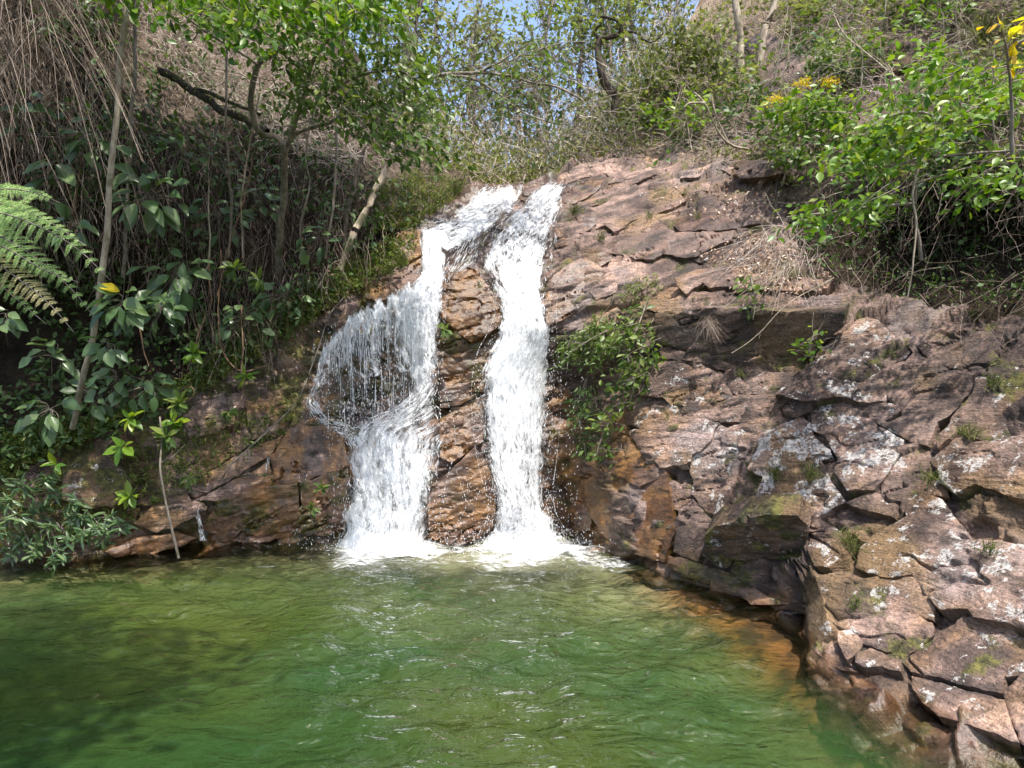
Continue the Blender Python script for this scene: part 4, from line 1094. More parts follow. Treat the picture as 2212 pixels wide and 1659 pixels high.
def stem(name, pts, r0, r1, mat, parent, sides=8, n=24, wob=0.0):
    """pts world (k,3)"""
    P = resample(np.asarray(pts, float), n)
    if wob:
        P = P + wob * np.stack([fbm(P, 2.5, 3, 31 + int(r0 * 1e4)), fbm(P, 2.5, 3, 32), fbm(P, 2.5, 3, 33)], -1)
    R = np.linspace(r0, r1, n) * (1 + .12 * fbm(P, 9, 2, 77))
    V, Q = tubes(P[None], R[None], sides)
    return mesh(name, V, None, mat, parent, F4=Q)
def VP(pts, Y=None):
    """'x,y x,y' authoring pixels at distance Y (or per-point Y) -> world"""
    a = np.array([[float(v) for v in q.split(',')] for q in pts.split()])
    Y = a[:, 2] if a.shape[1] > 2 else np.full(len(a), Y)
    return W(a[:, 0], a[:, 1], Y)

_leafmesh = {}
def leaf_proto(key, tpl, mat, k=5):
    if key not in _leafmesh:
        out = []
        for i in range(k):
            me = mesh('leaf', tpl[0] * np.array([1 + .15 * (i % 3 - 1), 1, 1 + .6 * (i % 2)]), tpl[1], mat, attrs=dict(rnd=np.full(len(tpl[0]), (i + .5) / k)))
            out.append(me.data); bpy.data.objects.remove(me)
        _leafmesh[key] = out
    return _leafmesh[key]
def leaf_objects(parent, protos, pos, d, up, ln, name='leaf'):
    x, y, z = frames(d, up)
    inv = parent.matrix_basis.inverted()
    for i in range(len(pos)):
        ob = bpy.data.objects.new(name, protos[PR.integers(len(protos))])
        COL.objects.link(ob); ob.parent = parent; ob.matrix_parent_inverse = inv
        m = Matrix.Identity(4)
        for c, a in enumerate((x[i], y[i], z[i])):
            for r in range(3): m[r][c] = a[r] * ln[i]
        for r in range(3): m[r][3] = pos[i][r]
        ob.matrix_basis = m

TOCAM = np.array([0, -1.0, 0.0])
# ------------------------------------------------------------------ broad leaved plants on the left bank
def broad_plant(name, label, x, y, Y, n, lpx, rpx, mat='leaf_big', tpl=BIG, droop=.55, yellow=0, base=None, cat='plant', rosette=False):
    c = W(x, y, Y)
    px = Y / FPX
    bx, by = base if base else (x + PR.uniform(-20, 20), y + rpx * 1.2 + 40)
    root = W(bx, by, float(depth(np.array(bx), np.array(by))))
    t = thing(name, root, label, cat, 'leafy plants on the left bank')
    stem('stem', [root, (root + c) / 2 + PR.normal(0, .04, 3), c], .008, .004, M['bark_grey'], t, 5, 12)
    a = PR.uniform(0, 6.28, n); rr = (0.12 if rosette else 1) * rpx * np.sqrt(PR.random(n)) * px
    pos = c + np.stack([np.cos(a) * rr, PR.uniform(-.5, .5, n) * rpx * px, np.sin(a) * rr * .9], -1)
    d = np.stack([np.cos(a) + PR.normal(0, .35, n), PR.uniform(-.9, .1, n), (np.sin(a) if rosette else .5 * np.sin(a)) - droop + PR.normal(0, .3, n)], -1)
    up = np.stack([PR.normal(0, .35, n), -0.75 + PR.normal(0, .3, n), .8 + PR.normal(0, .3, n)], -1)
    ln = lpx * px * PR.uniform(.7, 1.15, n)
    leaf_objects(t, leaf_proto(mat + str(id(tpl)), tpl, M[mat]), pos, d, up, ln)
    if not rosette:
        cl = Cloud(); k = 5
        u = np.linspace(0, 1, k)[None, :, None]
        cl.tubes(c[None, None] * (1 - u) + pos[:, None] * u + .02 * np.sin(u * 3.1), np.full((n, k), .0028))
        cl.build('leaf_stalks', M['bark_grey'], t)
    if yellow:
        leaf_objects(t, leaf_proto('yl', BIG, M['leaf_yellow']), pos[:yellow] + .02, d[:yellow], up[:yellow], ln[:yellow])
    return t
BP = [
 ('broad_leaved_plant', 'long grey green leaves above the left end of the fern, left of the pale trunk', 120, 372, 7.2, 6, 62, 34),
 ('broad_leaved_plant', 'drooping broad grey green leaves high on the dark bank left of the pale trunk', 205, 300, 7.6, 10, 46, 42),
 ('broad_leaved_plant', 'large clump of broad grey green leaves right of the pale trunk', 318, 425, 7.4, 20, 50, 58),
 ('broad_leaved_plant', 'small plant with oval pale leaves just above the fern tips', 155, 488, 7.0, 7, 40, 26),
 ('broad_leaved_plant', 'wide spray of dark broad leaves right of the fern', 375, 590, 7.6, 15, 50, 58),
 ('broad_leaved_plant', 'drooping broad leaves with one yellow leaf beside the lower pale trunk', 262, 655, 7.0, 11, 48, 36),
 ('broad_leaved_plant', 'cluster of rounded green leaves hanging in the middle of the left bank', 345, 668, 7.3, 14, 40, 36),
 ('broad_leaved_plant', 'four pale broad leaves below the fern against the dark hollow', 232, 742, 7.0, 6, 44, 22),
 ('broad_leaved_plant', 'dim leafy plant in front of the dark hollow at the left edge', 112, 770, 7.3, 9, 38, 38),
 ('broad_leaved_plant', 'low broad leaved plant left of the foot of the pale trunk', 105, 885, 7.1, 10, 44, 40),
 ('broad_leaved_plant', 'plant with oval leaves right of the foot of the pale trunk', 250, 820, 7.3, 7, 34, 34),
 ('broad_leaved_plant', 'dense dark leafy plant in the shade above the tan boulders', 320, 835, 7.5, 16, 36, 52),
 ('broad_leaved_plant', 'pair of round leaves at the left edge below the fern', 10, 682, 6.6, 6, 40, 24),
 ('broad_leaved_plant', 'dark green leafy plant under the fallen mossy log', 470, 470, 8.6, 14, 32, 48),
 ('broad_leaved_plant', 'small dark leaved plant beside the leaning pale trunk', 690, 520, 8.9, 12, 28, 44),
 ('broad_leaved_plant', 'dark leaved plant in the shade left of the twin stems', 560, 430, 8.9, 14, 28, 48),
]
BP += [('broad_leaved_plant', 'tall dark leaved plant at the upper left behind the hanging dry grass', 60, 250, 7.8, 12, 44, 50),
 ('broad_leaved_plant', 'narrow dark leaves above the broad clump right of the pale trunk', 390, 330, 8.0, 14, 34, 50),
 ('broad_leaved_plant', 'dark bushy plant in the middle of the left bank under the leafy tree', 520, 690, 8.3, 16, 30, 46),
 ('broad_leaved_plant', 'dim leafy plant low in the shade right of the dark hollow', 190, 860, 7.4, 12, 34, 40),
 ('broad_leaved_plant', 'shaded leafy plant behind the grey stems', 610, 640, 8.8, 16, 26, 46)]
for q in BP:
    q = list(q); q[5] = int(q[5] * 1.5)
    broad_plant(*q, yellow=1 if 'yellow' in q[1] else 0)
RP = [
 ('rosette_plant', 'rosette of dark pointed leaves in the middle of the left bank', 507, 580, 8.0, 14, 30),
 ('rosette_plant', 'rosette of dark leaves right of the hanging roots', 560, 605, 8.2, 14, 28),
 ('rosette_plant', 'bright green rosette at the end of the curved vine', 420, 765, 7.6, 13, 28),
 ('rosette_plant', 'bright green spiky rosette below the hanging vines', 530, 812, 7.8, 15, 28),
 ('rosette_plant', 'green rosette at the top of the sapling that leans over the pool', 388, 872, 7.2, 13, 34),
 ('rosette_plant', 'pale green rosette on a side twig left of the sapling', 282, 905, 7.1, 10, 34),
 ('rosette_plant', 'pale green rosette halfway down the sapling', 375, 912, 7.15, 11, 32),
 ('rosette_plant', 'lower green rosette of the sapling above the bare stick', 360, 942, 7.1, 12, 34),
 ('rosette_plant', 'single bright rosette of wide leaves above the lichen boulder', 264, 966, 7.0, 7, 40),
 ('rosette_plant', 'pale rosette of pointed leaves left of the lichen boulder', 120, 1004, 7.0, 8, 30),
 ('rosette_plant', 'bright rosette right of the lichen boulder', 282, 1072, 7.1, 13, 32),
 ('rosette_plant', 'narrow leaved plant on the tan ledge right of the stick', 412, 1030, 7.5, 16, 24),
 ('rosette_plant', 'small rosette on the vine in the middle of the left bank', 494, 890, 7.9, 12, 24),
 ('rosette_plant', 'small leafy shoot on the mossy wet rock beside the left fall', 695, 1055, 7.95, 9, 22),
 ('rosette_plant', 'tiny green shoot above the splash of the left fall', 675, 1098, 8.0, 8, 20),
 ('rosette_plant', 'small green plant on the dark rock between the two falls', 962, 712, 8.4, 10, 20),
]
for n_, lb, x, y, Y, n, lp in RP:
    broad_plant(n_, lb, x, y, Y, n, lp, 12, 'leaf_lime' if ('bright' in lb or 'pale' in lb) else 'leaf_mid', NARROW if 'narrow' in lb or 'spiky' in lb else OVAL, .25, 0, (x + PR.uniform(-8, 8), y + 28), 'plant', True)

# narrow leaved shrubs at the bottom left, hanging to the water
for k_, (lb, pts) in enumerate((
   ('narrow leaved shrub at the left edge just above the water', [(15, 1085), (35, 1120), (10, 1150), (50, 1165), (25, 1195), (70, 1190)]),
   ('narrow leaved shrub hanging over the waterline left of the tan rocks', [(85, 1100), (110, 1140), (90, 1175), (130, 1195), (118, 1215), (150, 1165), (160, 1120)]),
   ('narrow leaved shrub in front of the tan rocks at the waterline', [(190, 1115), (215, 1140), (240, 1120), (180, 1155), (262, 1135), (225, 1165)]),
   ('narrow leaved shrub under the lichen boulder', [(60, 1060), (120, 1065), (165, 1085), (40, 1045), (100, 1035)]))):
    rt = ground(pts[0][0], pts[0][1] + 15)
    t = thing('narrow_leaved_shrub', rt, lb, 'shrub', 'narrow leaved shrubs by the water')
    cl = Cloud(); tw = Cloud()
    for x, y in pts:
        c = W(x, y, 7.35 + PR.uniform(-.2, .1)); n = 26
        a = PR.uniform(0, 6.28, n)
        d = np.stack([np.cos(a), PR.uniform(-.9, .2, n), np.sin(a) * .8 - .1], -1)
        pos = c + rdir(n) * .05
        cl.add(*scatter(NARROW, pos, d, unit(np.array([0, -.6, .8]) + PR.normal(0, .3, (n, 3))), PR.uniform(.07, .15, n)))
        u = np.linspace(0, 1, 6)[:, None]
        tw.tubes((rt * (1 - u) + c * u + np.array([0, 0, .08]) * np.sin(u * 3.14))[None], np.full((1, 6), .005))
    cl.build('foliage', M['leaf_big'], t); tw.build('stems', M['bark_grey'], t)

# sapling stick standing in the water
t = thing('leaning_stick', W(386, 1200, 7.3), 'thin bare stick standing in the shallow water at the left bank', 'stick')
stem('stem', VP('345,900,7.15 350,950,7.12 346,1010,7.1 355,1070,7.15 368,1130,7.2 386,1205,7.3'), .010, .014, M['bark_grey'], t, 6, 22)
stem('twig', VP('346,1000,7.1 375,985,7.05 400,960,7.0'), .005, .003, M['bark_grey'], t, 5, 8)
# vines
t = thing('vine', W(476, 1046, 8.0), 'long thin vine hanging from the bank left of the falls down to the wet rock', 'vine')
stem('stem', VP('476,1046,8.0 492,1012,8.0 530,975,8.05 585,925,8.1 640,868,8.25 668,805,8.4 690,745,8.55 712,680,8.7 745,640,8.9'), .010, .006, M['bark_grey'], t, 5, 40)
for lb, pts in (('pale twisted hanging vine right of the broad leaves', '455,555,8.2 452,600,8.2 458,650,8.15 440,690,8.1 420,750,8.0 405,800,7.95'),
                ('pale hanging vine with a hook at its lower end', '480,540,8.3 478,600,8.3 470,680,8.2 480,760,8.1 520,800,8.0 570,790,8.0'),
                ('looping brown vine above the tan boulders', '385,870,7.9 392,845,7.9 412,835,7.85 420,850,7.85 405,868,7.85'),
                ('thin dry vine end dangling in the dark hollow', '298,690,7.2 302,720,7.2 310,760,7.2 320,790,7.2'),
                ('bare vine stem in front of the shaded bank', '545,330,8.8 530,420,8.6 500,520,8.4 480,600,8.3 470,640,8.2'),
                ('thin stem hanging from the left bank above the curved vine', '520,660,8.3 522,740,8.2 520,790,8.1 524,850,8.1 512,890,8.0 498,950,8.0')):
    P = VP(pts); t = thing('hanging_vine', P[-1], lb, 'vine', 'vines hanging on the left bank')
    stem('stem', P, .011, .006, M['bark_red'], t, 5, 30, .03)

# ------------------------------------------------------------------ fern
def fern():
    t = thing('fern', W(-80, 520, 4.6), 'large bright green fern reaching in from the left edge', 'fern')
    fr = [('-110,420,4.7 0,408,4.6 70,415,4.55 130,438,4.5', .17, 0), ('-110,450,4.7 0,460,4.5 90,492,4.35 170,540,4.3 238,605,4.3', .30, 0),
          ('-110,470,4.6 0,510,4.4 80,560,4.35 150,620,4.3 200,680,4.3', .21, 0), ('-110,500,4.7 -20,560,4.5 50,610,4.4 110,660,4.2 160,718,4.2', .22, 1),
          ('-110,430,4.9 0,440,4.8 90,470,4.8 185,530,4.8', .18, 0), ('-110,540,4.8 -20,600,4.6 40,650,4.6 100,700,4.6', .16, 0), ('-60,520,4.8 10,480,4.7 60,430,4.7 100,410,4.7', .15, 0), ('-110,500,4.5 0,530,4.35 90,580,4.3 170,610,4.25', .19, 0)]
    for pts, wl, dry in fr:
        P = resample(VP(pts), 60); L = np.linalg.norm(np.diff(P, axis=0), axis=1).sum()
        f = stem('frond', P, .007, .002, M['bark_grey'], t, 5, 60)
        cl = Cloud(); T = unit(np.gradient(P, axis=0)); nrm = unit(np.array([.10, -.80, .58]) + 0 * P)
        side = unit(np.cross(T, nrm))
        for sgn in (-1, 1):
            for i in range(4, 59, 3):
                u = i / 59.0
                ln = wl * (1 - u) ** .8 * min(1, .35 + u * 3.0) * PR.uniform(.88, 1.05)
                if ln < .02: continue
                d = unit(side[i] * sgn + T[i] * .55 + np.array([0, 0, -.12]) + PR.normal(0, .05, 3))
                m = max(6, int(ln / .0080)); v = (np.arange(m) + .5) / m
                q = P[i] + d * (v * ln)[:, None] + np.array([0, 0, -1.0]) * (v ** 2 * ln * .18)[:, None]
                s2 = unit(np.cross(d, nrm[i]))
                for s3 in (-1, 1):
                    dd = unit(s2 * s3 + d * .45 + PR.normal(0, .06, (m, 3)))
                    cl.add(*scatter(THIN, q, dd, np.repeat(nrm[i][None], m, 0) + PR.normal(0, .15, (m, 3)), (.0215 * (1 - v) ** .5 + .005) * (.8 + .4 * ln / wl), 1.5, np.clip(PR.normal(.45 + .3 * (u - .5), .2, m), 0, 1)))
                cl.tubes(np.stack([P[i], q[m // 2], q[-1]])[None], np.array([[.002, .0015, .0008]]))
        tag(cl.build('leaflets', M['fern_dry' if dry else 'fern'], f), kind='stuff')
fern()

# ------------------------------------------------------------------ trunks and trees on the left
t = thing('slender_tree', W(156, 925, 7.6), 'slender pale tree trunk slanting across the left bank from top to bottom', 'tree')
stem('trunk', VP('156,925,7.6 166,880,7.5 182,808,7.3 205,690,7.1 222,580,6.95 232,480,6.85 245,320,6.7 258,150,6.6 272,20,6.5 285,-160,6.4 300,-420,6.3'), .034, .024, M['bark_pale'], t, 9, 70, .02)
stem('limb', VP('272,25,6.5 300,-10,6.45 330,-60,6.4'), .010, .006, M['bark_grey'], t, 6, 10)
CANOPY = []
def crown(t, tips, cen, nl, ll, tpl, mat, up=.5, tw=.006, flat=.6, indiv=0, rr=.16, droop=.25, stuff=True):
    """leafy twigs ending at tips (n,3), growing from cen (n,3)"""
    n = len(tips); k = 5
    u = np.linspace(0, 1, k)[None, :, None]
    mid = PR.normal(0, .06, (n, 1, 3))
    cl = Cloud(); cl.tubes(cen[:, None] * (1 - u) + tips[:, None] * u + mid * np.sin(u * math.pi), np.linspace(tw, tw * .4, k)[None] * np.ones((n, 1)))
    tag(cl.build('twigs', M['bark_grey'], t), kind='stuff')
    out = unit(tips - cen)
    rep = np.repeat(np.arange(n), nl); m = len(rep)
    v = PR.random(m) ** .7
    pos = cen[rep] * (1 - (.55 + .45 * v))[:, None] + tips[rep] * (.55 + .45 * v)[:, None] + PR.normal(0, rr, (m, 3)) * np.array([1, 1, .6])
    d = unit(out[rep] * .5 + PR.normal(0, .7, (m, 3)) * np.array([1, 1, .5]) + np.array([0, 0, -droop]))
    un = unit(np.array([0, 0, 1.0]) * flat + PR.normal(0, .45, (m, 3)) + np.array([0, -.3, 0]))
    ln = ll * PR.uniform(.65, 1.2, m)
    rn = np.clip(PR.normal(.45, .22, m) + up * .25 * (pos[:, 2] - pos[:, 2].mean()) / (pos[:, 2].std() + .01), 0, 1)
    if indiv:
        order = np.argsort(pos[:, 1])[:indiv]
        leaf_objects(t, leaf_proto('cr' + mat, OVAL, M[mat]), pos[order], d[order], un[order], ln[order])
        keep = np.ones(m, bool); keep[order] = False
        pos, d, un, ln, rn = pos[keep], d[keep], un[keep], ln[keep], rn[keep]
    if len(pos) == 0: return
    c2 = Cloud(); c2.add(*scatter(tpl, pos, d, un, ln, 1.0, rn))
    ob = c2.build('foliage', M[mat], t)
    if stuff: tag(ob, kind='stuff')

def leafy_tree():
    root = ground(603, 590)
    t = thing('leafy_tree', root, 'leafy grey stemmed tree whose green crown hangs over the upper left bank', 'tree')
    stem('trunk', VP('603,590,9.2 606,500,8.8 612,400,8.4 614,335,8.1 600,300,8.0 560,285,7.9 545,215,7.7 560,135,7.5 598,112,7.4 640,60,7.2 670,-60,7.0'), .05, .022, M['bark_grey'], t, 9, 70, .03)
    stem('limb', VP('612,345,8.1 628,300,7.9 640,250,7.7 660,190,7.5 682,125,7.3 720,80,7.1 790,40,7.0'), .034, .014, M['bark_grey'], t, 8, 40, .02)
    stem('limb', VP('628,298,7.9 660,280,7.8 700,270,7.7 735,255,7.6 800,255,7.4 880,270,7.2'), .026, .010, M['bark_grey'], t, 8, 40, .02)
    stem('limb', VP('640,250,7.7 700,210,7.6 760,170,7.4 850,150,7.2 930,190,7.0'), .018, .007, M['bark_grey'], t, 7, 40, .02)
    stem('limb', VP('560,140,7.5 500,100,7.3 430,60,7.1 380,20,7.0'), .018, .008, M['bark_grey'], t, 7, 30, .02)
    stem('limb', VP('660,190,7.5 640,120,7.3 560,60,7.1 500,10,7.0'), .016, .007, M['bark_grey'], t, 7, 30, .02)
    stem('stem', VP('495,560,8.6 500,440,8.4 492,330,8.2 490,150,8.0 500,-80,7.8'), .016, .012, M['bark_grey'], t, 7, 30, .03)
    stem('stem', VP('525,560,8.7 520,470,8.6 535,330,8.4 560,200,8.2'), .013, .008, M['bark_pale'], t, 7, 30, .03)
    # crown hanging right
    reg = [(560, 150), (640, 60), (760, 20), (880, 30), (930, 110), (975, 200), (960, 290), (985, 360), (930, 372), (880, 340), (800, 330), (760, 290), (690, 250), (620, 230), (570, 190)]
    p = in_region(reg, 250); Y = PR.uniform(6.7, 8.0, 250)
    tips = W(p[:, 0], p[:, 1], Y)
    cen = tips + np.stack([-.25 + PR.normal(0, .15, 250), PR.uniform(0, .3, 250), .22 + PR.normal(0, .15, 250)], -1)
    crown(t, tips, cen, 10, .100, OVAL, 'leaf_mid', indiv=170, rr=.12, droop=.4)
    # bright top, against the light
    t2 = thing('overhanging_branches', W(-900, 300, 6.5), 'sunlit yellow green leaves along the top edge above the left bank', 'branches')
    reg = [(330, -40), (900, -40), (870, 30), (820, 90), (760, 60), (700, 100), (620, 70), (560, 120), (500, 80), (430, 70), (370, 50)]
    n = 240
    p = in_region(reg, n); tips = W(p[:, 0], p[:, 1], PR.uniform(5.6, 6.8, n))
    cen = tips + np.stack([-.2 + PR.normal(0, .15, n), PR.uniform(0, .2, n), .25 + PR.normal(0, .12, n)], -1)
    crown(t2, tips, cen, 8, .100, OVAL, 'leaf_lime', indiv=120, rr=.12)
    stem('limb', VP('-400,-40,6.8 0,-150,6.6 300,-130,6.4 600,-80,6.2 900,-40,6.0'), .05, .015, M['bark_dark'], t2, 8, 30, .03)
    p = in_region([(200, -20), (330, -20), (310, 40), (230, 30)], 14); tips = W(p[:, 0], p[:, 1], PR.uniform(6.0, 6.5, 14))
    crown(t2, tips, tips + np.array([0, .1, .2]), 4, .13, OVAL, 'leaf_lime', rr=.08)
leafy_tree()

t = thing('fallen_log', W(575, 278, 8.6), 'dark mossy fallen log lying across the upper left bank', 'log')
stem('trunk', VP('350,150,9.0 400,190,8.8 470,228,8.6 530,258,8.5 575,282,8.4'), .055, .04, M['bark_dark'], t, 10, 40, .08)
stem('branch', VP('420,195,8.7 470,205,8.5 520,228,8.4 560,245,8.3'), .030, .018, M['bark_dark'], t, 8, 24, .04)
cl = Cloud(); n = 260
u = PR.random(n); base = np.stack([np.interp(u, [0, 1], [a, b]) for a, b in zip(VP('360,158,8.8')[0], VP('565,272,8.3')[0])], -1)
cl.add(*scatter(SMALL, base + PR.normal(0, .05, (n, 3)) + np.array([0, -.05, .05]), rdir(n, -.2), rdir(n, .8), PR.uniform(.02, .05, n)))
tag(cl.build('moss', M['grass'], t), kind='stuff')

t = thing('leaning_tree', W(742, 566, 9.3), 'pale leaning tree trunk at the top left of the falls', 'tree')
stem('trunk', VP('735,585,9.3 760,520,9.25 798,440,9.3 832,365,9.5 850,300,9.7 870,200,10'), .055, .03, M['bark_pale'], t, 9, 40, .03)
cl = Cloud(); n = 60
tip = VP('838,350,9.4')[0]; d = unit(np.array([.3, -.1, .9]) + PR.normal(0, .45, (n, 3))); u = np.linspace(0, 1, 5)[None, :, None]
cl.tubes(tip + d[:, None] * u * PR.uniform(.2, .7, (n, 1, 1)) + np.array([0, 0, -.2]) * u * u, np.full((n, 5), .003))
cl.build('dry_twigs', M['straw_pale'], t)
for lb, pts, r0, m_ in (('thin grey trunk behind the slender pale trunk', '262,600,8.4 268,520,8.2 278,380,8.0 286,200,7.8 292,0,7.7 300,-300,7.6', .024, 'bark_grey'),
                    ('dark thin stem left of the leaning pale trunk', '705,560,9.3 715,470,9.2 722,380,9.2 730,250,9.3 742,80,9.4 750,-60,9.5', .020, 'bark_grey'),
                    ('crooked thin stem between the grey stems and the leaning trunk', '655,560,9.2 650,480,9.1 668,400,9.0 660,330,8.9 672,260,8.9', .016, 'bark_grey'),
                    ('slim pale stem on the shaded left bank above the ferns', '440,600,8.4 452,520,8.4 448,420,8.4 455,330,8.4', .012, 'bark_pale'),
                    ('thin dark stem rising from the broad leaves at the left', '150,500,8.0 165,420,7.9 180,330,7.8 190,300,7.8', .012, 'bark_red')):
    P = VP(pts); t = thing('thin_tree', P[0], lb, 'tree'); stem('trunk', P, r0, r0 * .6, M[m_], t, 7, 40, .04)
    tips = P[-1] + PR.normal(0, .45, (30, 3)); crown(t, tips, np.repeat(P[-1][None], 30, 0), 5, .10, SMALL, 'leaf_dark')

# ------------------------------------------------------------------ tangle on the left bank (ground cover, nobody could count it)
def undergrowth():
    reg = [(-200, -60), (420, -60), (560, 120), (700, 280), (880, 400), (900, 480), (760, 560), (690, 660), (560, 780), (420, 850), (300, 920), (130, 960), (0, 1060), (-200, 1060)]
    n = 2500
    p = in_region(reg, n)
    dens = fbm(np.stack([p[:, 0] / 130, p[:, 1] / 130, 0 * p[:, 0]], -1), 1, 3, 901)
    p = p[dens > -.12]; n = len(p)
    g = ground(p[:, 0], p[:, 1], PR.uniform(.02, .45, n))
    k = 5; rep = np.repeat(np.arange(n), k); m = len(rep)
    pos = g[rep] + PR.normal(0, .06, (m, 3))
    d = unit(PR.normal(0, .8, (m, 3)) + np.array([0, -.5, -.2])); up = unit(np.array([0, -.5, .8]) + PR.normal(0, .4, (m, 3)))
    c = Cloud(); c.add(*scatter(OVAL, pos, d, up, PR.uniform(.05, .13, m)))
    tag(c.build('undergrowth', M['leaf_dark']), 'small dark leaves covering the shaded left bank', 'undergrowth', kind='stuff')
    # green mossy herbs low on the bank
    reg = [(0, 1040), (150, 960), (420, 850), (560, 770), (690, 680), (800, 610), (900, 560), (900, 500), (840, 520), (700, 600), (560, 660), (420, 800), (300, 870), (0, 940)]
    n = 1500; p = np.concatenate([in_region(reg, n), in_region([(800, 420), (880, 370), (960, 380), (1010, 395), (960, 450), (900, 490), (820, 500)], 700)]); p2 = in_region([(0, 1060), (400, 930), (640, 850), (660, 900), (420, 1060), (200, 1170), (0, 1190)], 500)
    p = np.concatenate([p, p2]); n = len(p)
    g = ground(p[:, 0], p[:, 1], PR.uniform(.02, .16, n)); k = 7; rep = np.repeat(np.arange(n), k); m = len(rep)
    d = unit(PR.normal(0, .6, (m, 3)) + np.array([0, -.5, .35]))
    c = Cloud(); c.add(*scatter(THIN, g[rep] + PR.normal(0, .025, (m, 3)), d, rdir(m, .5), PR.uniform(.04, .10, m)))
    tag(c.build('herbs', M['grass']), 'thin grass and herbs on the damp earth beside the left fall', 'herbs', kind='stuff')
    # brown hanging roots, dead grass and twigs
    reg = [(-150, -60), (420, -60), (600, 60), (760, 200), (880, 380), (880, 470), (740, 560), (640, 640), (560, 720), (430, 720), (330, 560), (200, 560), (-100, 420)]
    n = 4200; p = in_region(reg, n); k = 6; u = np.linspace(0, 1, k)[None, :, None]
    g = ground(p[:, 0], p[:, 1], PR.uniform(.05, .5, n))
    L = PR.uniform(.15, .75, (n, 1, 1)) * np.where(PR.random((n, 1, 1)) < .1, 1.6, 1)
    d = unit(np.array([.12, -.25, -1.0]) + PR.normal(0, .38, (n, 3)))[:, None]
    P = g[:, None] + d * u * L + np.array([0, 0, -.25]) * u * u * L + np.cumsum(PR.normal(0, .012, (n, k, 3)), 1)
    c = Cloud(); c.tubes(P, PR.uniform(.0018, .0045, (n, 1)) * np.linspace(1, .5, k)[None])
    tag(c.build('dry_tangle', M['straw']), 'brown tangle of hanging roots, twigs and dead grass on the left bank', 'dead grass', kind='stuff')
    # pale dry thicket on the sunny slope behind
    reg = [(290, 20), (420, -40), (560, 40), (700, 180), (820, 330), (760, 380), (640, 330), (520, 260), (400, 180)]
    n = 2200; p = in_region(reg, n); g = ground(p[:, 0], p[:, 1], PR.uniform(.02, .4, n))
    d = unit(np.array([.1, -.2, -.3]) + PR.normal(0, .6, (n, 3)))[:, None]; L = PR.uniform(.2, .8, (n, 1, 1))
    c = Cloud(); c.tubes(g[:, None] + d * u * L + np.cumsum(PR.normal(0, .02, (n, k, 3)), 1), PR.uniform(.0022, .005, (n, 1)) * np.ones((1, k)))
    tag(c.build('pale_thicket', M['straw_pale']), 'pale dry thicket on the slope behind the leafy tree', 'thicket', kind='stuff')
    # hanging bleached grass at the upper left corner
    n = 190; k = 9; u = np.linspace(0, 1, k)[None, :, None]
    x0 = PR.uniform(-160, 130, n); y0 = PR.uniform(-160, 120, n) + np.clip(x0, 0, 200) * -.4; Y0 = PR.uniform(5.6, 7.0, n)
    a = W(x0, y0, Y0); L = PR.uniform(.5, 1.6, (n, 1, 1))
    d0 = unit(np.stack([PR.normal(.55, .45, n), PR.normal(-.15, .2, n), PR.normal(-.5, .35, n)], -1))[:, None]
    P = a[:, None] + d0 * u * L + np.array([-.05, 0, -.55]) * u * u * L + np.cumsum(PR.normal(0, .006, (n, k, 3)), 1)
    c = Cloud(); c.tubes(P, PR.uniform(.0014, .0030, (n, 1)) * np.linspace(1, .6, k)[None])
    tag(c.build('hanging_dry_grass', M['straw']), 'bleached dry grass hanging down in the upper left corner', 'dry grass', kind='stuff')
    # fallen leaves on the bank
    reg = [(300, 800), (560, 640), (700, 560), (820, 500), (880, 500), (780, 620), (690, 700), (640, 860), (480, 930), (330, 930)]
    n = 500; p = in_region(reg, n); g = ground(p[:, 0], p[:, 1], PR.uniform(.0, .08, n))
    c = Cloud(); c.add(*scatter(SMALL, g, rdir(n), unit(np.array([0, -.6, .7]) + PR.normal(0, .4, (n, 3))), PR.uniform(.03, .08, n)))
    tag(c.build('leaf_litter', M['litter']), 'brown fallen leaves on the earth left of the falls', 'leaf litter', kind='stuff')
undergrowth()

# lichen boulder
pts = np.array([(132, 1078), (136, 1020), (165, 985), (210, 978), (246, 996), (280, 1036), (278, 1070), (240, 1092), (180, 1096)], float)
ob = poly_slab(pts, dict(h=.5, lich=.34, moss=.45, orng=.3, tone=-.1), 'lichen_boulder', None, seed=4242, thick=.6, bevel=.05)
tag(ob, 'rounded boulder with white lichen patches on the left shore', 'boulder')

# unseen trees added beside the frame to shade the left bank and pool
for i, (X, Y, H, R_) in enumerate(((-5.4, 6.9, 7.9, 2.2), (-7.4, 5.2, 7.2, 2.2), (-3.6, 8.0, 9.2, 2.0), (-3.4, 1.2, 7.2, 1.7))):
    t = thing('unseen_shade_tree', (-8.2, Y + .8, .8), ('unseen tree added for shade on the left bank nearest the fern', 'unseen tree added for shade on the left bank beside the camera', 'unseen tree added for shade above the upper left corner', 'unseen tree added for shade over the near left side of the pool')[i], 'tree', 'unseen trees added to shade the left bank')
    stem('trunk', [(-8.2, Y + .8, .3), (-8.3, Y + .6, H * .55), (-7.9, Y + .4, H * .95), (X + .2, Y + .1, H * 1.02)], .16, .07, M['bark_grey'], t, 9, 20, .05)
    n = 360
    v = rdir(n) * (PR.random((n, 1)) ** .4) * np.array([R_, R_, R_ * .55]); tips = np.array([X + .9, Y, H]) + v
    crown(t, tips, np.array([X + .9, Y, H]) + v * .75, 12, .17, SMALL, 'leaf_mid', rr=.25)
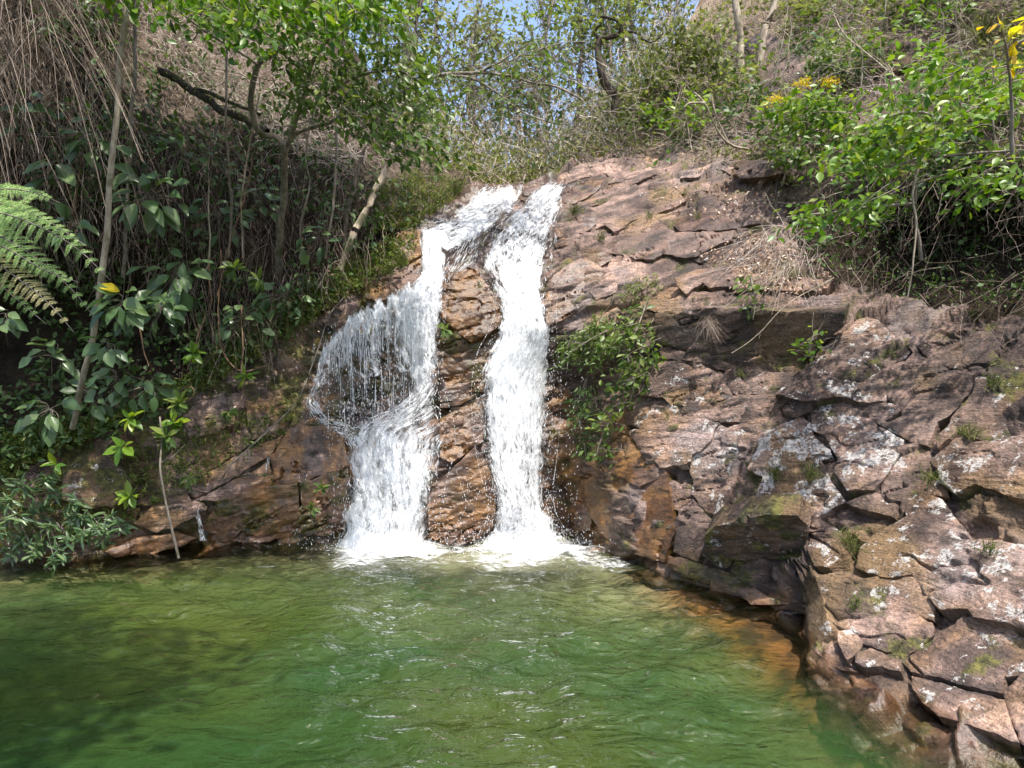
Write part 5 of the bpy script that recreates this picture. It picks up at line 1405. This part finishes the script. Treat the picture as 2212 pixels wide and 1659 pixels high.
# ------------------------------------------------------------------ right hand slope
def strawcloud(reg, n, ln, dmean, dsd, rad, off=(.0, .12), k=6, bend=-.25, jit=.012):
    p = in_region(reg, n); g = ground(p[:, 0], p[:, 1], PR.uniform(off[0], off[1], n))
    u = np.linspace(0, 1, k)[None, :, None]
    d = unit(np.array(dmean) + PR.normal(0, dsd, (n, 3)))[:, None]; L = PR.uniform(*ln, (n, 1, 1))
    P = g[:, None] + d * u * L + np.array([0, 0, bend]) * u * u * L + np.cumsum(PR.normal(0, jit, (n, k, 3)), 1)
    return P, PR.uniform(rad[0], rad[1], (n, 1)) * np.linspace(1, .5, k)[None]
def right_slope():
    hill = [(1215, 345), (1330, 270), (1450, 140), (1550, -40), (2700, -60), (2700, 330), (1900, 380), (1720, 400), (1560, 345), (1400, 330)]
    c = Cloud(); c.tubes(*strawcloud(hill, 8500, (.12, .55), (-.1, -.15, .35), .55, (.0022, .0045), (0, .1)))
    c.tubes(*strawcloud(hill, 2500, (.2, .8), (-.2, -.2, -.6), .4, (.002, .004), (0, .2)))
    tag(c.build('dry_hillside_grass', M['straw']), 'dry brown grass and twigs over the slope at the upper right', 'dry grass', kind='stuff')
    c = Cloud(); c.tubes(*strawcloud([(1300, 330), (1460, 160), (1600, 20), (2000, 0), (1950, 200), (1700, 330), (1500, 320)], 4200, (.15, .6), (-.1, -.2, .1), .6, (.002, .0045), (0, .15)))
    tag(c.build('bleached_grass', M['straw_pale']), 'bleached grass and bare stems on the sunny upper right slope', 'dry grass', kind='stuff')
    c = Cloud(); n = 7500; p = in_region(hill, n); g = ground(p[:, 0], p[:, 1], PR.uniform(.0, .3, n)); k = 4; rep = np.repeat(np.arange(n), k); m = n * k
    nz = fbm(np.stack([p[:, 0] / 90, p[:, 1] / 90, 0 * p[:, 0]], -1), 1, 3, 931)[rep]
    keep = nz > -.03; m = keep.sum()
    c.add(*scatter(SMALL, g[rep][keep] + PR.normal(0, .07, (m, 3)), rdir(m), rdir(m, .7), PR.uniform(.04, .10, m)))
    tag(c.build('hillside_herbs', M['leaf_olive']), 'olive green low bushes scattered over the upper right slope', 'bushes', kind='stuff')
    c = Cloud(); n = 2600; p = np.concatenate([in_region(hill, 1500), in_region([(1500, 540), (1620, 500), (1740, 540), (1800, 600), (1720, 640), (1580, 620)], 700), in_region([(1400, 380), (1700, 420), (1690, 480), (1450, 470)], 250)]); n = len(p)
    g = ground(p[:, 0], p[:, 1], PR.uniform(.06, .16, n))
    c.add(*scatter(SMALL, g, rdir(n), unit(np.array([0, -.4, .8]) + PR.normal(0, .4, (n, 3))), PR.uniform(.025, .065, n)))
    tag(c.build('leaf_litter', M['litter']), 'pale fallen leaves on the ledges of the right cliff', 'leaf litter', kind='stuff')
    # the dark hollow under the lime shrub
    hol = [(1720, 420), (1900, 380), (2250, 300), (2650, 300), (2650, 700), (2000, 640), (1850, 600), (1740, 560)]
    c = Cloud(); c.tubes(*strawcloud(hol, 900, (.2, .9), (-.25, -.2, -.55), .6, (.0012, .0032), (0, .5), jit=.025))
    tag(c.build('hollow_tangle', M['straw']), 'tangle of dry stems in the shady hollow at the right edge', 'dead grass', kind='stuff')
    c = Cloud(); n = 900; p = in_region(hol, n); g = ground(p[:, 0], p[:, 1], PR.uniform(.05, .5, n)); rep = np.repeat(np.arange(n), 4); m = n * 4
    c.add(*scatter(SMALL, g[rep] + PR.normal(0, .06, (m, 3)), rdir(m, -.1), rdir(m, .6), PR.uniform(.03, .08, m)))
    tag(c.build('hollow_leaves', M['leaf_dark']), 'small dark leaves in the shady hollow at the right edge', 'undergrowth', kind='stuff')
    # grey twigs spilling over the ledge
    c = Cloud(); c.tubes(*strawcloud([(1600, 500), (1720, 470), (1790, 560), (1700, 600), (1620, 570)], 200, (.3, .95), (-.45, -.25, -.65), .35, (.0013, .0028), (.08, .3), bend=-.1))
    tag(c.build('spilling_twigs', M['straw_pale']), 'grey dry twigs spilling over the ledge above the overhanging block', 'twigs', kind='stuff')
right_slope()
c = Cloud(); c.tubes(*strawcloud([(800, 400), (870, 340), (960, 370), (1020, 392), (960, 450), (900, 480), (800, 480)], 900, (.12, .5), (.1, -.3, .2), .6, (.0016, .0036), (0, .15)))
tag(c.build('crest_grass', M['straw']), 'dry grass on the earth just left of the crest of the falls', 'dry grass', kind='stuff')

def shrub(name, label, limbs, regs, nl, ll, mat, tpl=OVAL, Y=(5, 6), per=22, indiv=0, cat='shrub', rr=.09, bark='bark_grey', cenoff=(.2, .1, .1)):
    P0 = VP(limbs[0]); t = thing(name, P0[0], label, cat)
    for l in limbs: stem('branch', VP(l), .014, .005, M[bark], t, 6, 26, .03)
    for reg, n in regs:
        p = in_region(reg, n); tips = W(p[:, 0], p[:, 1], PR.uniform(*Y, n))
        cen = tips + np.array(cenoff) + PR.normal(0, .10, (n, 3))
        crown(t, tips, cen, nl, ll, tpl, mat, rr=rr, indiv=indiv, tw=.004)
        indiv = 0
    return t
shrub('lime_shrub', 'sunlit yellow green leafy shrub leaning in from the right edge',
      ['1990,560,5.6 1975,440,5.5 1990,340,5.4 2060,260,5.3 2150,200,5.2', '1990,340,5.4 1900,360,5.3 1800,380,5.3', '2060,260,5.3 1960,240,5.2 1860,280,5.2', '1975,440,5.5 1860,450,5.4 1700,470,5.5', '2000,340,5.4 2100,330,5.2 2230,320,5.0'],
      [([(1720, 370), (1850, 290), (1960, 210), (2100, 170), (2212, 190), (2180, 240), (2050, 300), (1960, 350), (1850, 400)], 95),
       ([(1660, 480), (1760, 455), (1900, 420), (1960, 440), (1850, 480), (1700, 500)], 30),
       ([(1860, 240), (1960, 120), (2060, 100), (2120, 160), (2000, 230)], 26),
       ([(2010, 380), (2120, 340), (2240, 330), (2240, 420), (2080, 440)], 22)], 10, .085, 'leaf_lime', Y=(4.9, 5.8), indiv=200, rr=.09)
shrub('yellow_shrub', 'plant with large golden yellow leaves at the upper right corner', ['2190,330,4.7 2178,200,4.6 2170,120,4.5 2160,60,4.4', '2172,130,4.5 2200,90,4.4 2240,70,4.4'],
      [([(2120, 50), (2180, 30), (2240, 60), (2240, 150), (2150, 150)], 9)], 3, .12, 'leaf_yellow', tpl=BIG, Y=(4.3, 4.7), indiv=27, rr=.05)
shrub('flowering_shrub', 'green shrub with pale yellow flower heads below the dark outcrop', ['1760,330,8.6 1745,270,8.5 1735,215,8.4', '1760,330,8.6 1785,250,8.4 1795,200,8.4', '1755,320,8.6 1700,260,8.5 1670,225,8.4'],
      [([(1650, 220), (1720, 200), (1830, 190), (1840, 260), (1790, 320), (1690, 280)], 60)], 9, .11, 'leaf_lime', Y=(8.1, 8.7), rr=.10)
t = bpy.data.objects[-1] if False else None
for x, y in ((1672, 215), (1735, 180), (1793, 178)):
    n = 140; c = W(x, y, 8.2); cl = Cloud()
    cl.add(*scatter(SMALL, c + PR.normal(0, .06, (n, 3)) * np.array([1, 1, .4]), rdir(n, .6), rdir(n, .6), PR.uniform(.02, .04, n)))
    tag(cl.build('flower_head', M['leaf_yellow'], [o for o in bpy.data.objects if o.name == 'flowering_shrub'][0]), kind='stuff')
shrub('dark_leaved_shrub', 'dark leaved shrub on the ledge left of the lime shrub', ['1690,400,8.4 1700,350,8.3 1690,300,8.2'],
      [([(1670, 300), (1730, 290), (1740, 350), (1690, 370)], 24)], 8, .10, 'leaf_mid', Y=(8.0, 8.4))
shrub('outcrop_shrub', 'bright small leaved shrub growing in front of the dark outcrop', ['1800,180,10.0 1795,110,9.8 1790,70,9.7'],
      [([(1740, 110), (1800, 70), (1850, 110), (1860, 190), (1760, 190)], 60)], 9, .10, 'leaf_mid', tpl=SMALL, Y=(9.5, 10))
shrub('hillside_bush', 'pale olive bush on the slope left of the two white trunks', ['1500,120,12 1510,80,12 1500,50,12'],
      [([(1440, 60), (1500, 30), (1560, 60), (1570, 150), (1470, 170)], 90)], 10, .13, 'leaf_olive', tpl=SMALL, Y=(11.4, 12.4), rr=.15)
# shrub hanging beside the right stream
shrub('hanging_shrub', 'green shrub hanging over the hollow just right of the right stream',
      ['1400,640,8.3 1380,700,8.1 1350,760,8.0 1335,830,7.9 1320,900,7.9', '1380,700,8.1 1300,720,8.1 1230,760,8.1', '1350,760,8.0 1370,820,7.9 1360,870,7.9', '1320,900,7.9 1300,950,7.9 1290,985,7.9'],
      [([(1330, 680), (1370, 660), (1405, 720), (1410, 780), (1385, 850), (1350, 890), (1322, 900), (1320, 800), (1300, 740)], 48),
       ([(1295, 880), (1325, 890), (1310, 960), (1285, 1000), (1275, 970)], 12)], 9, .10, 'leaf_mid', Y=(7.7, 8.1), indiv=120, rr=.07)
shrub('narrow_leaved_fringe', 'narrow leaved green plants fringing the ledge above the hollow by the right stream', ['1240,740,8.6 1230,770,8.5 1225,800,8.4', '1300,720,8.5 1270,760,8.4'],
      [([(1195, 770), (1230, 720), (1300, 690), (1330, 730), (1290, 790), (1230, 810)], 60)], 11, .10, 'leaf_mid', tpl=NARROW, Y=(8.2, 8.6), rr=.05)
shrub('hollow_fern', 'dark narrow leaved plants inside the hollow right of the falls', ['1270,1000,8.6 1255,930,8.5 1250,900,8.5'],
      [([(1225, 880), (1280, 820), (1300, 900), (1270, 1010), (1235, 960)], 45)], 9, .10, 'leaf_dark', tpl=NARROW, Y=(8.3, 8.7), rr=.05)
shrub('ledge_plant', 'pale leaved plant with long leaves in the middle of the right cliff', ['1390,660,8.6 1385,625,8.5 1380,600,8.5'],
      [([(1345, 640), (1380, 595), (1420, 600), (1415, 650), (1370, 680)], 22)], 9, .10, 'leaf_olive', tpl=NARROW, Y=(8.3, 8.6), rr=.05)
shrub('small_yellow_green_plant', 'small plant with bright oval leaves in the dark gap under the overhanging block', ['1755,790,6.7 1750,750,6.6 1760,720,6.6'],
      [([(1715, 750), (1750, 715), (1775, 725), (1765, 770), (1725, 775)], 12)], 3, .085, 'leaf_lime', Y=(6.5, 6.7), rr=.04)
shrub('twig_plant', 'small leafy twigs hanging in front of the overhanging block', ['1620,600,7.2 1630,650,7.1 1625,690,7.1'],
      [([(1600, 600), (1650, 610), (1640, 690), (1610, 690)], 12)], 4, .085, 'leaf_mid', Y=(7.0, 7.2), rr=.05)

# bare pale stems
for lb, lims, r0 in (('forked bare pale branch bending up from the slope above the cliff', ['1615,322,9.4 1585,316,9.3 1560,296,9.2 1540,262,9.1 1522,222,9.0 1500,200,9.0', '1575,312,9.3 1560,280,9.2 1545,245,9.1 1535,205,9.1', '1522,222,9.0 1490,222,9.0 1478,230,9.0'], .018),
                     ('thin white stem hanging down in front of the lime shrub', ['1990,337,5.35 1972,417,5.3 1978,480,5.3 1973,560,5.3 1960,640,5.35'], .010),
                     ('long thin twig arching over the slope right of the falls', ['1668,268,8.6 1720,250,8.4 1790,242,8.2 1860,246,8.0 1920,266,7.8'], .007),
                     ('thin slanting bare stem on the upper right slope', ['1950,180,8.6 1890,130,8.8 1830,80,9.0 1800,30,9.3'], .012),
                     ('bare twig crossing the shrub at the right', ['2100,360,5.0 2020,380,5.2 1960,400,5.3 1880,440,5.4'], .007),
                     ('grey stick slanting down over the overhanging block', ['1800,600,6.9 1700,660,6.9 1640,720,6.9 1580,762,6.9'], .006)):
    P = VP(lims[0]); t = thing('bare_branch', P[0], lb, 'branch', 'bare branches on the right slope')
    for l in lims: stem('stem', VP(l), r0, r0 * .5, M['bark_pale'], t, 6, 26, .02)

# grass tufts on the rocks
def tuft(label, x, y, n, h, mat='grass', spread=.45, off=.12, down=0):
    g = ground(x, y, off); t = thing('grass_tuft', g, label, 'grass', 'grass tufts growing in the rock joints')
    k = 6; u = np.linspace(0, 1, k)[None, :, None]
    d = unit(np.array([0, -.25, -.7 if down else 1.0]) + PR.normal(0, spread, (n, 3)))[:, None]; L = PR.uniform(.4, 1, (n, 1, 1)) * h
    P = g + PR.normal(0, .03, (n, 1, 3)) + d * u * L + np.array([0, -.1, -.35]) * u * u * L
    c = Cloud(); c.tubes(P, .0026 * np.linspace(1, .25, k)[None] * PR.uniform(.7, 1.3, (n, 1)))
    ob = c.build('blades', M[mat], t)
for a in ((('tall thin grass on the lichen white slab, left of two'), 1672, 1030, 60, .26), ('tall thin grass on the lichen white slab, right of two', 1752, 1030, 60, .26),
          ('green grass tuft in the joint above the square block by the pool', 1832, 1175, 70, .24), ('green tuft hanging at the right edge of the lower cliff', 2142, 1195, 60, .17),
          ('grass and moss tuft on the stepped rocks above the prow of the cliff', 1845, 1305, 60, .14), ('sunlit grass tuft at the edge of the upper right stream', 1240, 460, 90, .26),
          ('green tuft on the strata beside the right stream', 1298, 518, 60, .22), ('green tuft on the wet slab higher up the cliff', 1405, 470, 40, .18),
          ('small green plant on the upper ledge under the bank', 1505, 470, 40, .20), ('grass on the brown earth left of the crest', 870, 565, 110, .24),
          ('grass tuft left of the left stream on the orange rock', 840, 590, 70, .20), ('grass on the mossy joint at the far right', 2010, 1040, 70, .20), ('mossy grass right of the wet strata', 2090, 940, 70, .18),
          ('small tuft low on the grey slab near the pool', 1600, 1100, 40, .18), ('green sprig under the dark gap of the cliff', 1600, 810, 30, .14), ('mossy grass tuft on the slabs at the right edge', 2140, 830, 70, .16)):
    tuft(*a)
tuft('dry hanging grass clump on the front of the overhanging block', 1530, 690, 70, .30, 'straw', .35, .30, 1)
tuft('long pale grass blades drooping over the upper ledge', 1690, 350, 90, .55, 'straw_pale', .5, .25, 1)
tuft('bright grass clump at the top right corner', 2120, 90, 160, .8, 'grass', .5, .2)
tuft('tall green grass at the left of the crest', 985, 420, 90, .45, 'grass', .3, .1)

# ------------------------------------------------------------------ trees behind the crest
def far_tree(x, ybase, Yd, hpx, lean, crown_r, nt_, leafs, mat, label, grp, bark='bark_grey', ll=.16, low=.35):
    px = Yd / FPX
    base = W(x, ybase, Yd); H = hpx * px
    t = thing('slope_tree', base, label, 'tree', grp)
    top = base + np.array([lean * H, PR.uniform(-.3, .3), H])
    mid = base + np.array([lean * H * .3 + PR.normal(0, .05 * H), 0, H * .5])
    r0 = .012 * H + .02
    stem('trunk', [base + np.array([0, 0, -.5]), mid, top], r0, r0 * .35, M[bark], t, 6, 24, .12)
    n = nt_; s = PR.uniform(low, 1.0, n)[:, None]
    ax = np.where(s < .5, base + (mid - base) * s * 2, mid + (top - mid) * (s - .5) * 2)
    v = rdir(n, .15) * crown_r * H * (1.1 - .5 * np.abs(s - .65)) * PR.uniform(.5, 1, (n, 1))
    crown(t, ax + v, ax, leafs, ll, SMALL, mat, tw=.012, rr=.16 * crown_r * H + .05, flat=.4)
LF = 'slender pale leaved tree on the slope behind the falls'
R9 = [(905, 400, 13, 420, .02, .20), (960, 380, 16, 470, -.05, .20), (1010, 390, 15, 380, .06, .22), (1070, 392, 19, 350, 0, .22), (1130, 392, 16, 330, -.04, .22), (1185, 388, 15, 400, .03, .20),
      (1235, 350, 17, 420, .02, .20), (1290, 310, 16, 400, -.03, .20), (1345, 280, 18, 400, .05, .20), (1400, 240, 17, 380, -.02, .20), (1455, 190, 19, 380, .0, .2),
      (870, 330, 15, 420, .05, .2), (800, 260, 17, 400, .0, .2), (1160, 380, 24, 420, 0, .22), (1040, 384, 26, 460, .03, .2), (1270, 330, 24, 420, -.02, .22)]
ORD = 'first second third fourth fifth sixth seventh eighth ninth tenth eleventh twelfth thirteenth fourteenth fifteenth sixteenth'.split()
for i, (x, yb, Yd, hp, le, cr) in enumerate(sorted(R9)):
    far_tree(x, yb, Yd, hp, le, cr, 76, 6, 'leaf_olive' if i % 3 else 'leaf_mid', LF + ', %s from the left' % ORD[i], 'trees behind the crest', ll=.115 + .004 * Yd)
for lb, x, Yd, le in (('left one of two pale straight trunks on the upper right slope', 1605, 12.5, 0.0), ('right one of two pale straight trunks on the upper right slope', 1628, 12.3, .10)):
    far_tree(x, 130, Yd, 520, le, .14, 60, 8, 'leaf_olive', lb, 'pale trunks on the upper right slope', 'bark_pale', .14, .6)
# low scrub behind the crest
cl = Cloud(); n = 2600
x = PR.uniform(860, 1440, n); Yd = PR.uniform(11.3, 20, n); yb = np.interp(x, SKYL[:, 0], SKYL[:, 1]) - PR.random(n) ** 1.5 * 110 + 12
g = W(x, yb, Yd); rep = np.repeat(np.arange(n), 6); m = n * 6
cl.add(*scatter(SMALL, g[rep] + PR.normal(0, .18, (m, 3)), rdir(m), rdir(m, .5), PR.uniform(.06, .13, m)))
tag(cl.build('scrub', M['leaf_olive']), 'olive scrub filling the gap behind the crest of the falls', 'scrub', kind='stuff')
cl = Cloud(); n = 1800; k = 6; u = np.linspace(0, 1, k)[None, :, None]
x = PR.uniform(860, 1480, n); Yd = PR.uniform(11.3, 19, n); yb = np.interp(x, SKYL[:, 0], SKYL[:, 1]) - PR.random(n) ** 1.3 * 130 + 15
P = W(x, yb, Yd)[:, None] + unit(np.array([0, 0, .5]) + PR.normal(0, .6, (n, 3)))[:, None] * u * PR.uniform(.3, 1.1, (n, 1, 1)) + np.cumsum(PR.normal(0, .03, (n, k, 3)), 1)
cl.tubes(P, PR.uniform(.003, .007, (n, 1)) * np.ones((1, k)))
tag(cl.build('scrub_twigs', M['straw_pale']), 'bare pale twigs in the scrub behind the crest', 'twigs', kind='stuff')
# twisted dark tree
t = thing('twisted_tree', W(1330, 235, 11.8), 'crooked dark tree twisting up from the slope above the falls', 'tree')
stem('trunk', VP('1330,240,11.8 1326,208,11.8 1303,180,11.7 1296,140,11.7 1290,104,11.7 1294,82,11.7'), .085, .05, M['bark_dark'], t, 8, 40, .05)
stem('limb', VP('1294,82,11.7 1318,80,11.7 1338,70,11.7 1340,50,11.6 1325,38,11.6 1300,34,11.6'), .05, .02, M['bark_dark'], t, 7, 30, .05)
stem('limb', VP('1293,84,11.7 1287,66,11.7 1300,52,11.6'), .035, .015, M['bark_dark'], t, 7, 14, .04)
stem('limb', VP('1338,68,11.7 1370,68,11.7 1390,84,11.6 1412,86,11.6 1430,72,11.6'), .03, .01, M['bark_dark'], t, 7, 20, .05)
tips = W(PR.uniform(1220, 1480, 70), PR.uniform(-60, 60, 70), PR.uniform(11, 12.4, 70)); crown(t, tips, tips + np.array([0, .2, -.35]), 8, .13, SMALL, 'leaf_olive', rr=.2)
# bare limbs reaching in from the left over the crest
t = thing('bare_limbed_tree', W(740, 560, 9.8), 'grey bare limbs reaching right over the crest of the falls', 'tree')
for l, r0 in (('735,575,9.8 760,420,9.6 820,250,9.4 900,180,9.3 960,162,9.2 1040,158,9.1 1100,165,9.1 1150,178,9.1 1200,186,9.0 1260,218,9.0', .040), ('1040,158,9.1 1085,130,9.0 1120,108,9.0 1150,92,9.0', .018),
              ('960,162,9.2 1030,172,9.0 1080,205,8.9 1130,240,8.8 1190,262,8.8 1230,268,8.8', .022), ('1020,160,9.1 1080,140,9.3 1140,115,9.5 1230,88,9.8', .016), ('1150,178,9.1 1190,160,9.1 1210,168,9.1', .010), ('900,180,9.3 960,120,9.2 980,60,9.2 990,0,9.2', .018),
              ('1080,205,8.9 1120,250,8.8 1160,280,8.7 1180,320,8.7', .012)):
    stem('limb', VP(l), r0, r0 * .35, M['bark_grey'], t, 7, 40, .04)
n = 160; a = in_region([(930, 110), (1200, 100), (1280, 230), (1180, 300), (1000, 260)], n); tips = W(a[:, 0], a[:, 1], PR.uniform(8.6, 9.6, n))
crown(t, tips, tips + PR.normal(0, .3, (n, 3)), 3, .11, SMALL, 'leaf_mid', rr=.12)
n = 340; k = 7; u = np.linspace(0, 1, k)[None, :, None]; a = in_region([(930, 90), (1250, 90), (1330, 220), (1250, 320), (1000, 330)], n)
cl = Cloud(); cl.tubes(W(a[:, 0], a[:, 1], PR.uniform(8.7, 10, n))[:, None] + unit(np.array([.4, 0, -.5]) + PR.normal(0, .5, (n, 3)))[:, None] * u * PR.uniform(.2, .8, (n, 1, 1)) + np.cumsum(PR.normal(0, .02, (n, k, 3)), 1), PR.uniform(.002, .005, (n, 1)) * np.ones((1, k)))
tag(cl.build('twigs', M['bark_grey'], t), kind='stuff')

# dark rock outcrop in the upper slope
OUT = ['1640,150 1680,118 1745,120 1790,140 1800,190 1770,225 1700,230 1655,215', '1690,210 1740,215 1760,245 1700,255', '1830,100 1890,70 1960,90 1960,140 1900,165 1845,150', '1610,95 1650,70 1700,90 1690,120 1640,140', '1580,350 1680,345 1690,372 1600,385']
for i, s in enumerate(OUT):
    pts = np.array([[float(v) for v in q.split(',')] for q in s.split()])
    poly_slab(pts, dict(h=1.1, ty=.7, tone=-.7, moss=.2, lich=.12, wet=.2), 'rock_outcrop', TERR['right_cliff'], seed=7000 + i * 11, thick=.6)

# bushes and bare saplings over the upper right slope
BU = [(1330, 250, 'leaf_olive'), (1385, 205, 'leaf_mid'), (1420, 290, 'leaf_mid'), (1470, 230, 'leaf_olive'), (1500, 300, 'leaf_lime'), (1545, 240, 'leaf_olive'), (1590, 190, 'leaf_mid'), (1620, 270, 'leaf_dark'), (1655, 60, 'leaf_olive'), (1690, 310, 'leaf_mid'),
      (1740, 60, 'leaf_olive'), (1760, 130, 'leaf_dark'), (1830, 40, 'leaf_mid'), (1880, 170, 'leaf_mid'), (1930, 60, 'leaf_olive'), (2000, 30, 'leaf_mid'), (2060, 60, 'leaf_lime'), (2100, 240, 'leaf_mid'), (2170, 260, 'leaf_lime'), (1900, 330, 'leaf_mid'), (2060, 390, 'leaf_dark'), (2170, 420, 'leaf_mid'), (2330, 120, 'leaf_mid'), (2420, 330, 'leaf_lime'), (2540, 200, 'leaf_olive')]
ORD += 'seventeenth eighteenth nineteenth twentieth twenty-first twenty-second twenty-third twenty-fourth twenty-fifth'.split()
KIND = dict(leaf_olive='pale olive', leaf_mid='green', leaf_lime='bright green', leaf_dark='dark green')
for i, (x, y, mt) in enumerate(sorted(BU)):
    g = ground(x, y, .1); t = thing('slope_bush', g, KIND[mt] + ' bush on the upper right slope, %s from the left' % ORD[i], 'bush', 'bushes on the upper right slope')
    n = 34; R_ = .045 * float(g[1]) * PR.uniform(.8, 1.3)
    v = rdir(n, .5, 1.0) * R_ * PR.uniform(.5, 1.3, (n, 1)); tips = g + v * np.array([1.3, .8, 1.0]) + np.array([0, -.1, .1])
    crown(t, tips, np.repeat(g[None], n, 0), 9, .085 + .004 * float(g[1]), SMALL if i % 2 else OVAL, mt, rr=.12, tw=.006)
BS = [(1375, 320, 110, -.1), (1440, 320, 150, .25), (1490, 330, 170, -.2), (1530, 200, 150, .1), (1660, 230, 200, .15), (1700, 130, 190, -.1), (1735, 300, 180, -.25), (1780, 90, 160, .2), (1850, 230, 190, -.2), (1900, 120, 180, .1), (1960, 330, 200, -.35), (2040, 300, 220, .1), (2090, 180, 220, -.2), (2160, 360, 230, -.15), (1250, 350, 130, .2)]
for i, (x, y, h, ln_) in enumerate(sorted(BS)):
    g = ground(x, y, .05); px = float(g[1]) / FPX; H = h * px
    t = thing('bare_sapling', g, 'thin bare grey sapling on the upper right slope, %s from the left' % ORD[i], 'tree', 'bare saplings on the upper right slope')
    top = g + np.array([ln_ * H, -.2, H]); mid = (g + top) / 2 + PR.normal(0, .06 * H, 3)
    stem('trunk', [g, mid, top], .004 + .008 * H, .004, M['bark_pale'], t, 5, 20, .06)
    n = 26; k = 6; u = np.linspace(0, 1, k)[None, :, None]; s_ = PR.uniform(.3, 1, (n, 1)); st_ = g * (1 - s_) + top * s_
    d = unit(np.array([0, -.1, .35]) + PR.normal(0, .6, (n, 3)))
    P = st_[:, None] + d[:, None] * u * H * PR.uniform(.15, .5, (n, 1, 1)) + np.cumsum(PR.normal(0, .012 * H, (n, k, 3)), 1) + np.array([0, 0, -.1]) * u * u
    cl = Cloud(); cl.tubes(P, np.linspace(.0045, .0015, k)[None] * np.ones((n, 1))); tag(cl.build('twigs', M['bark_pale'], t), kind='stuff')
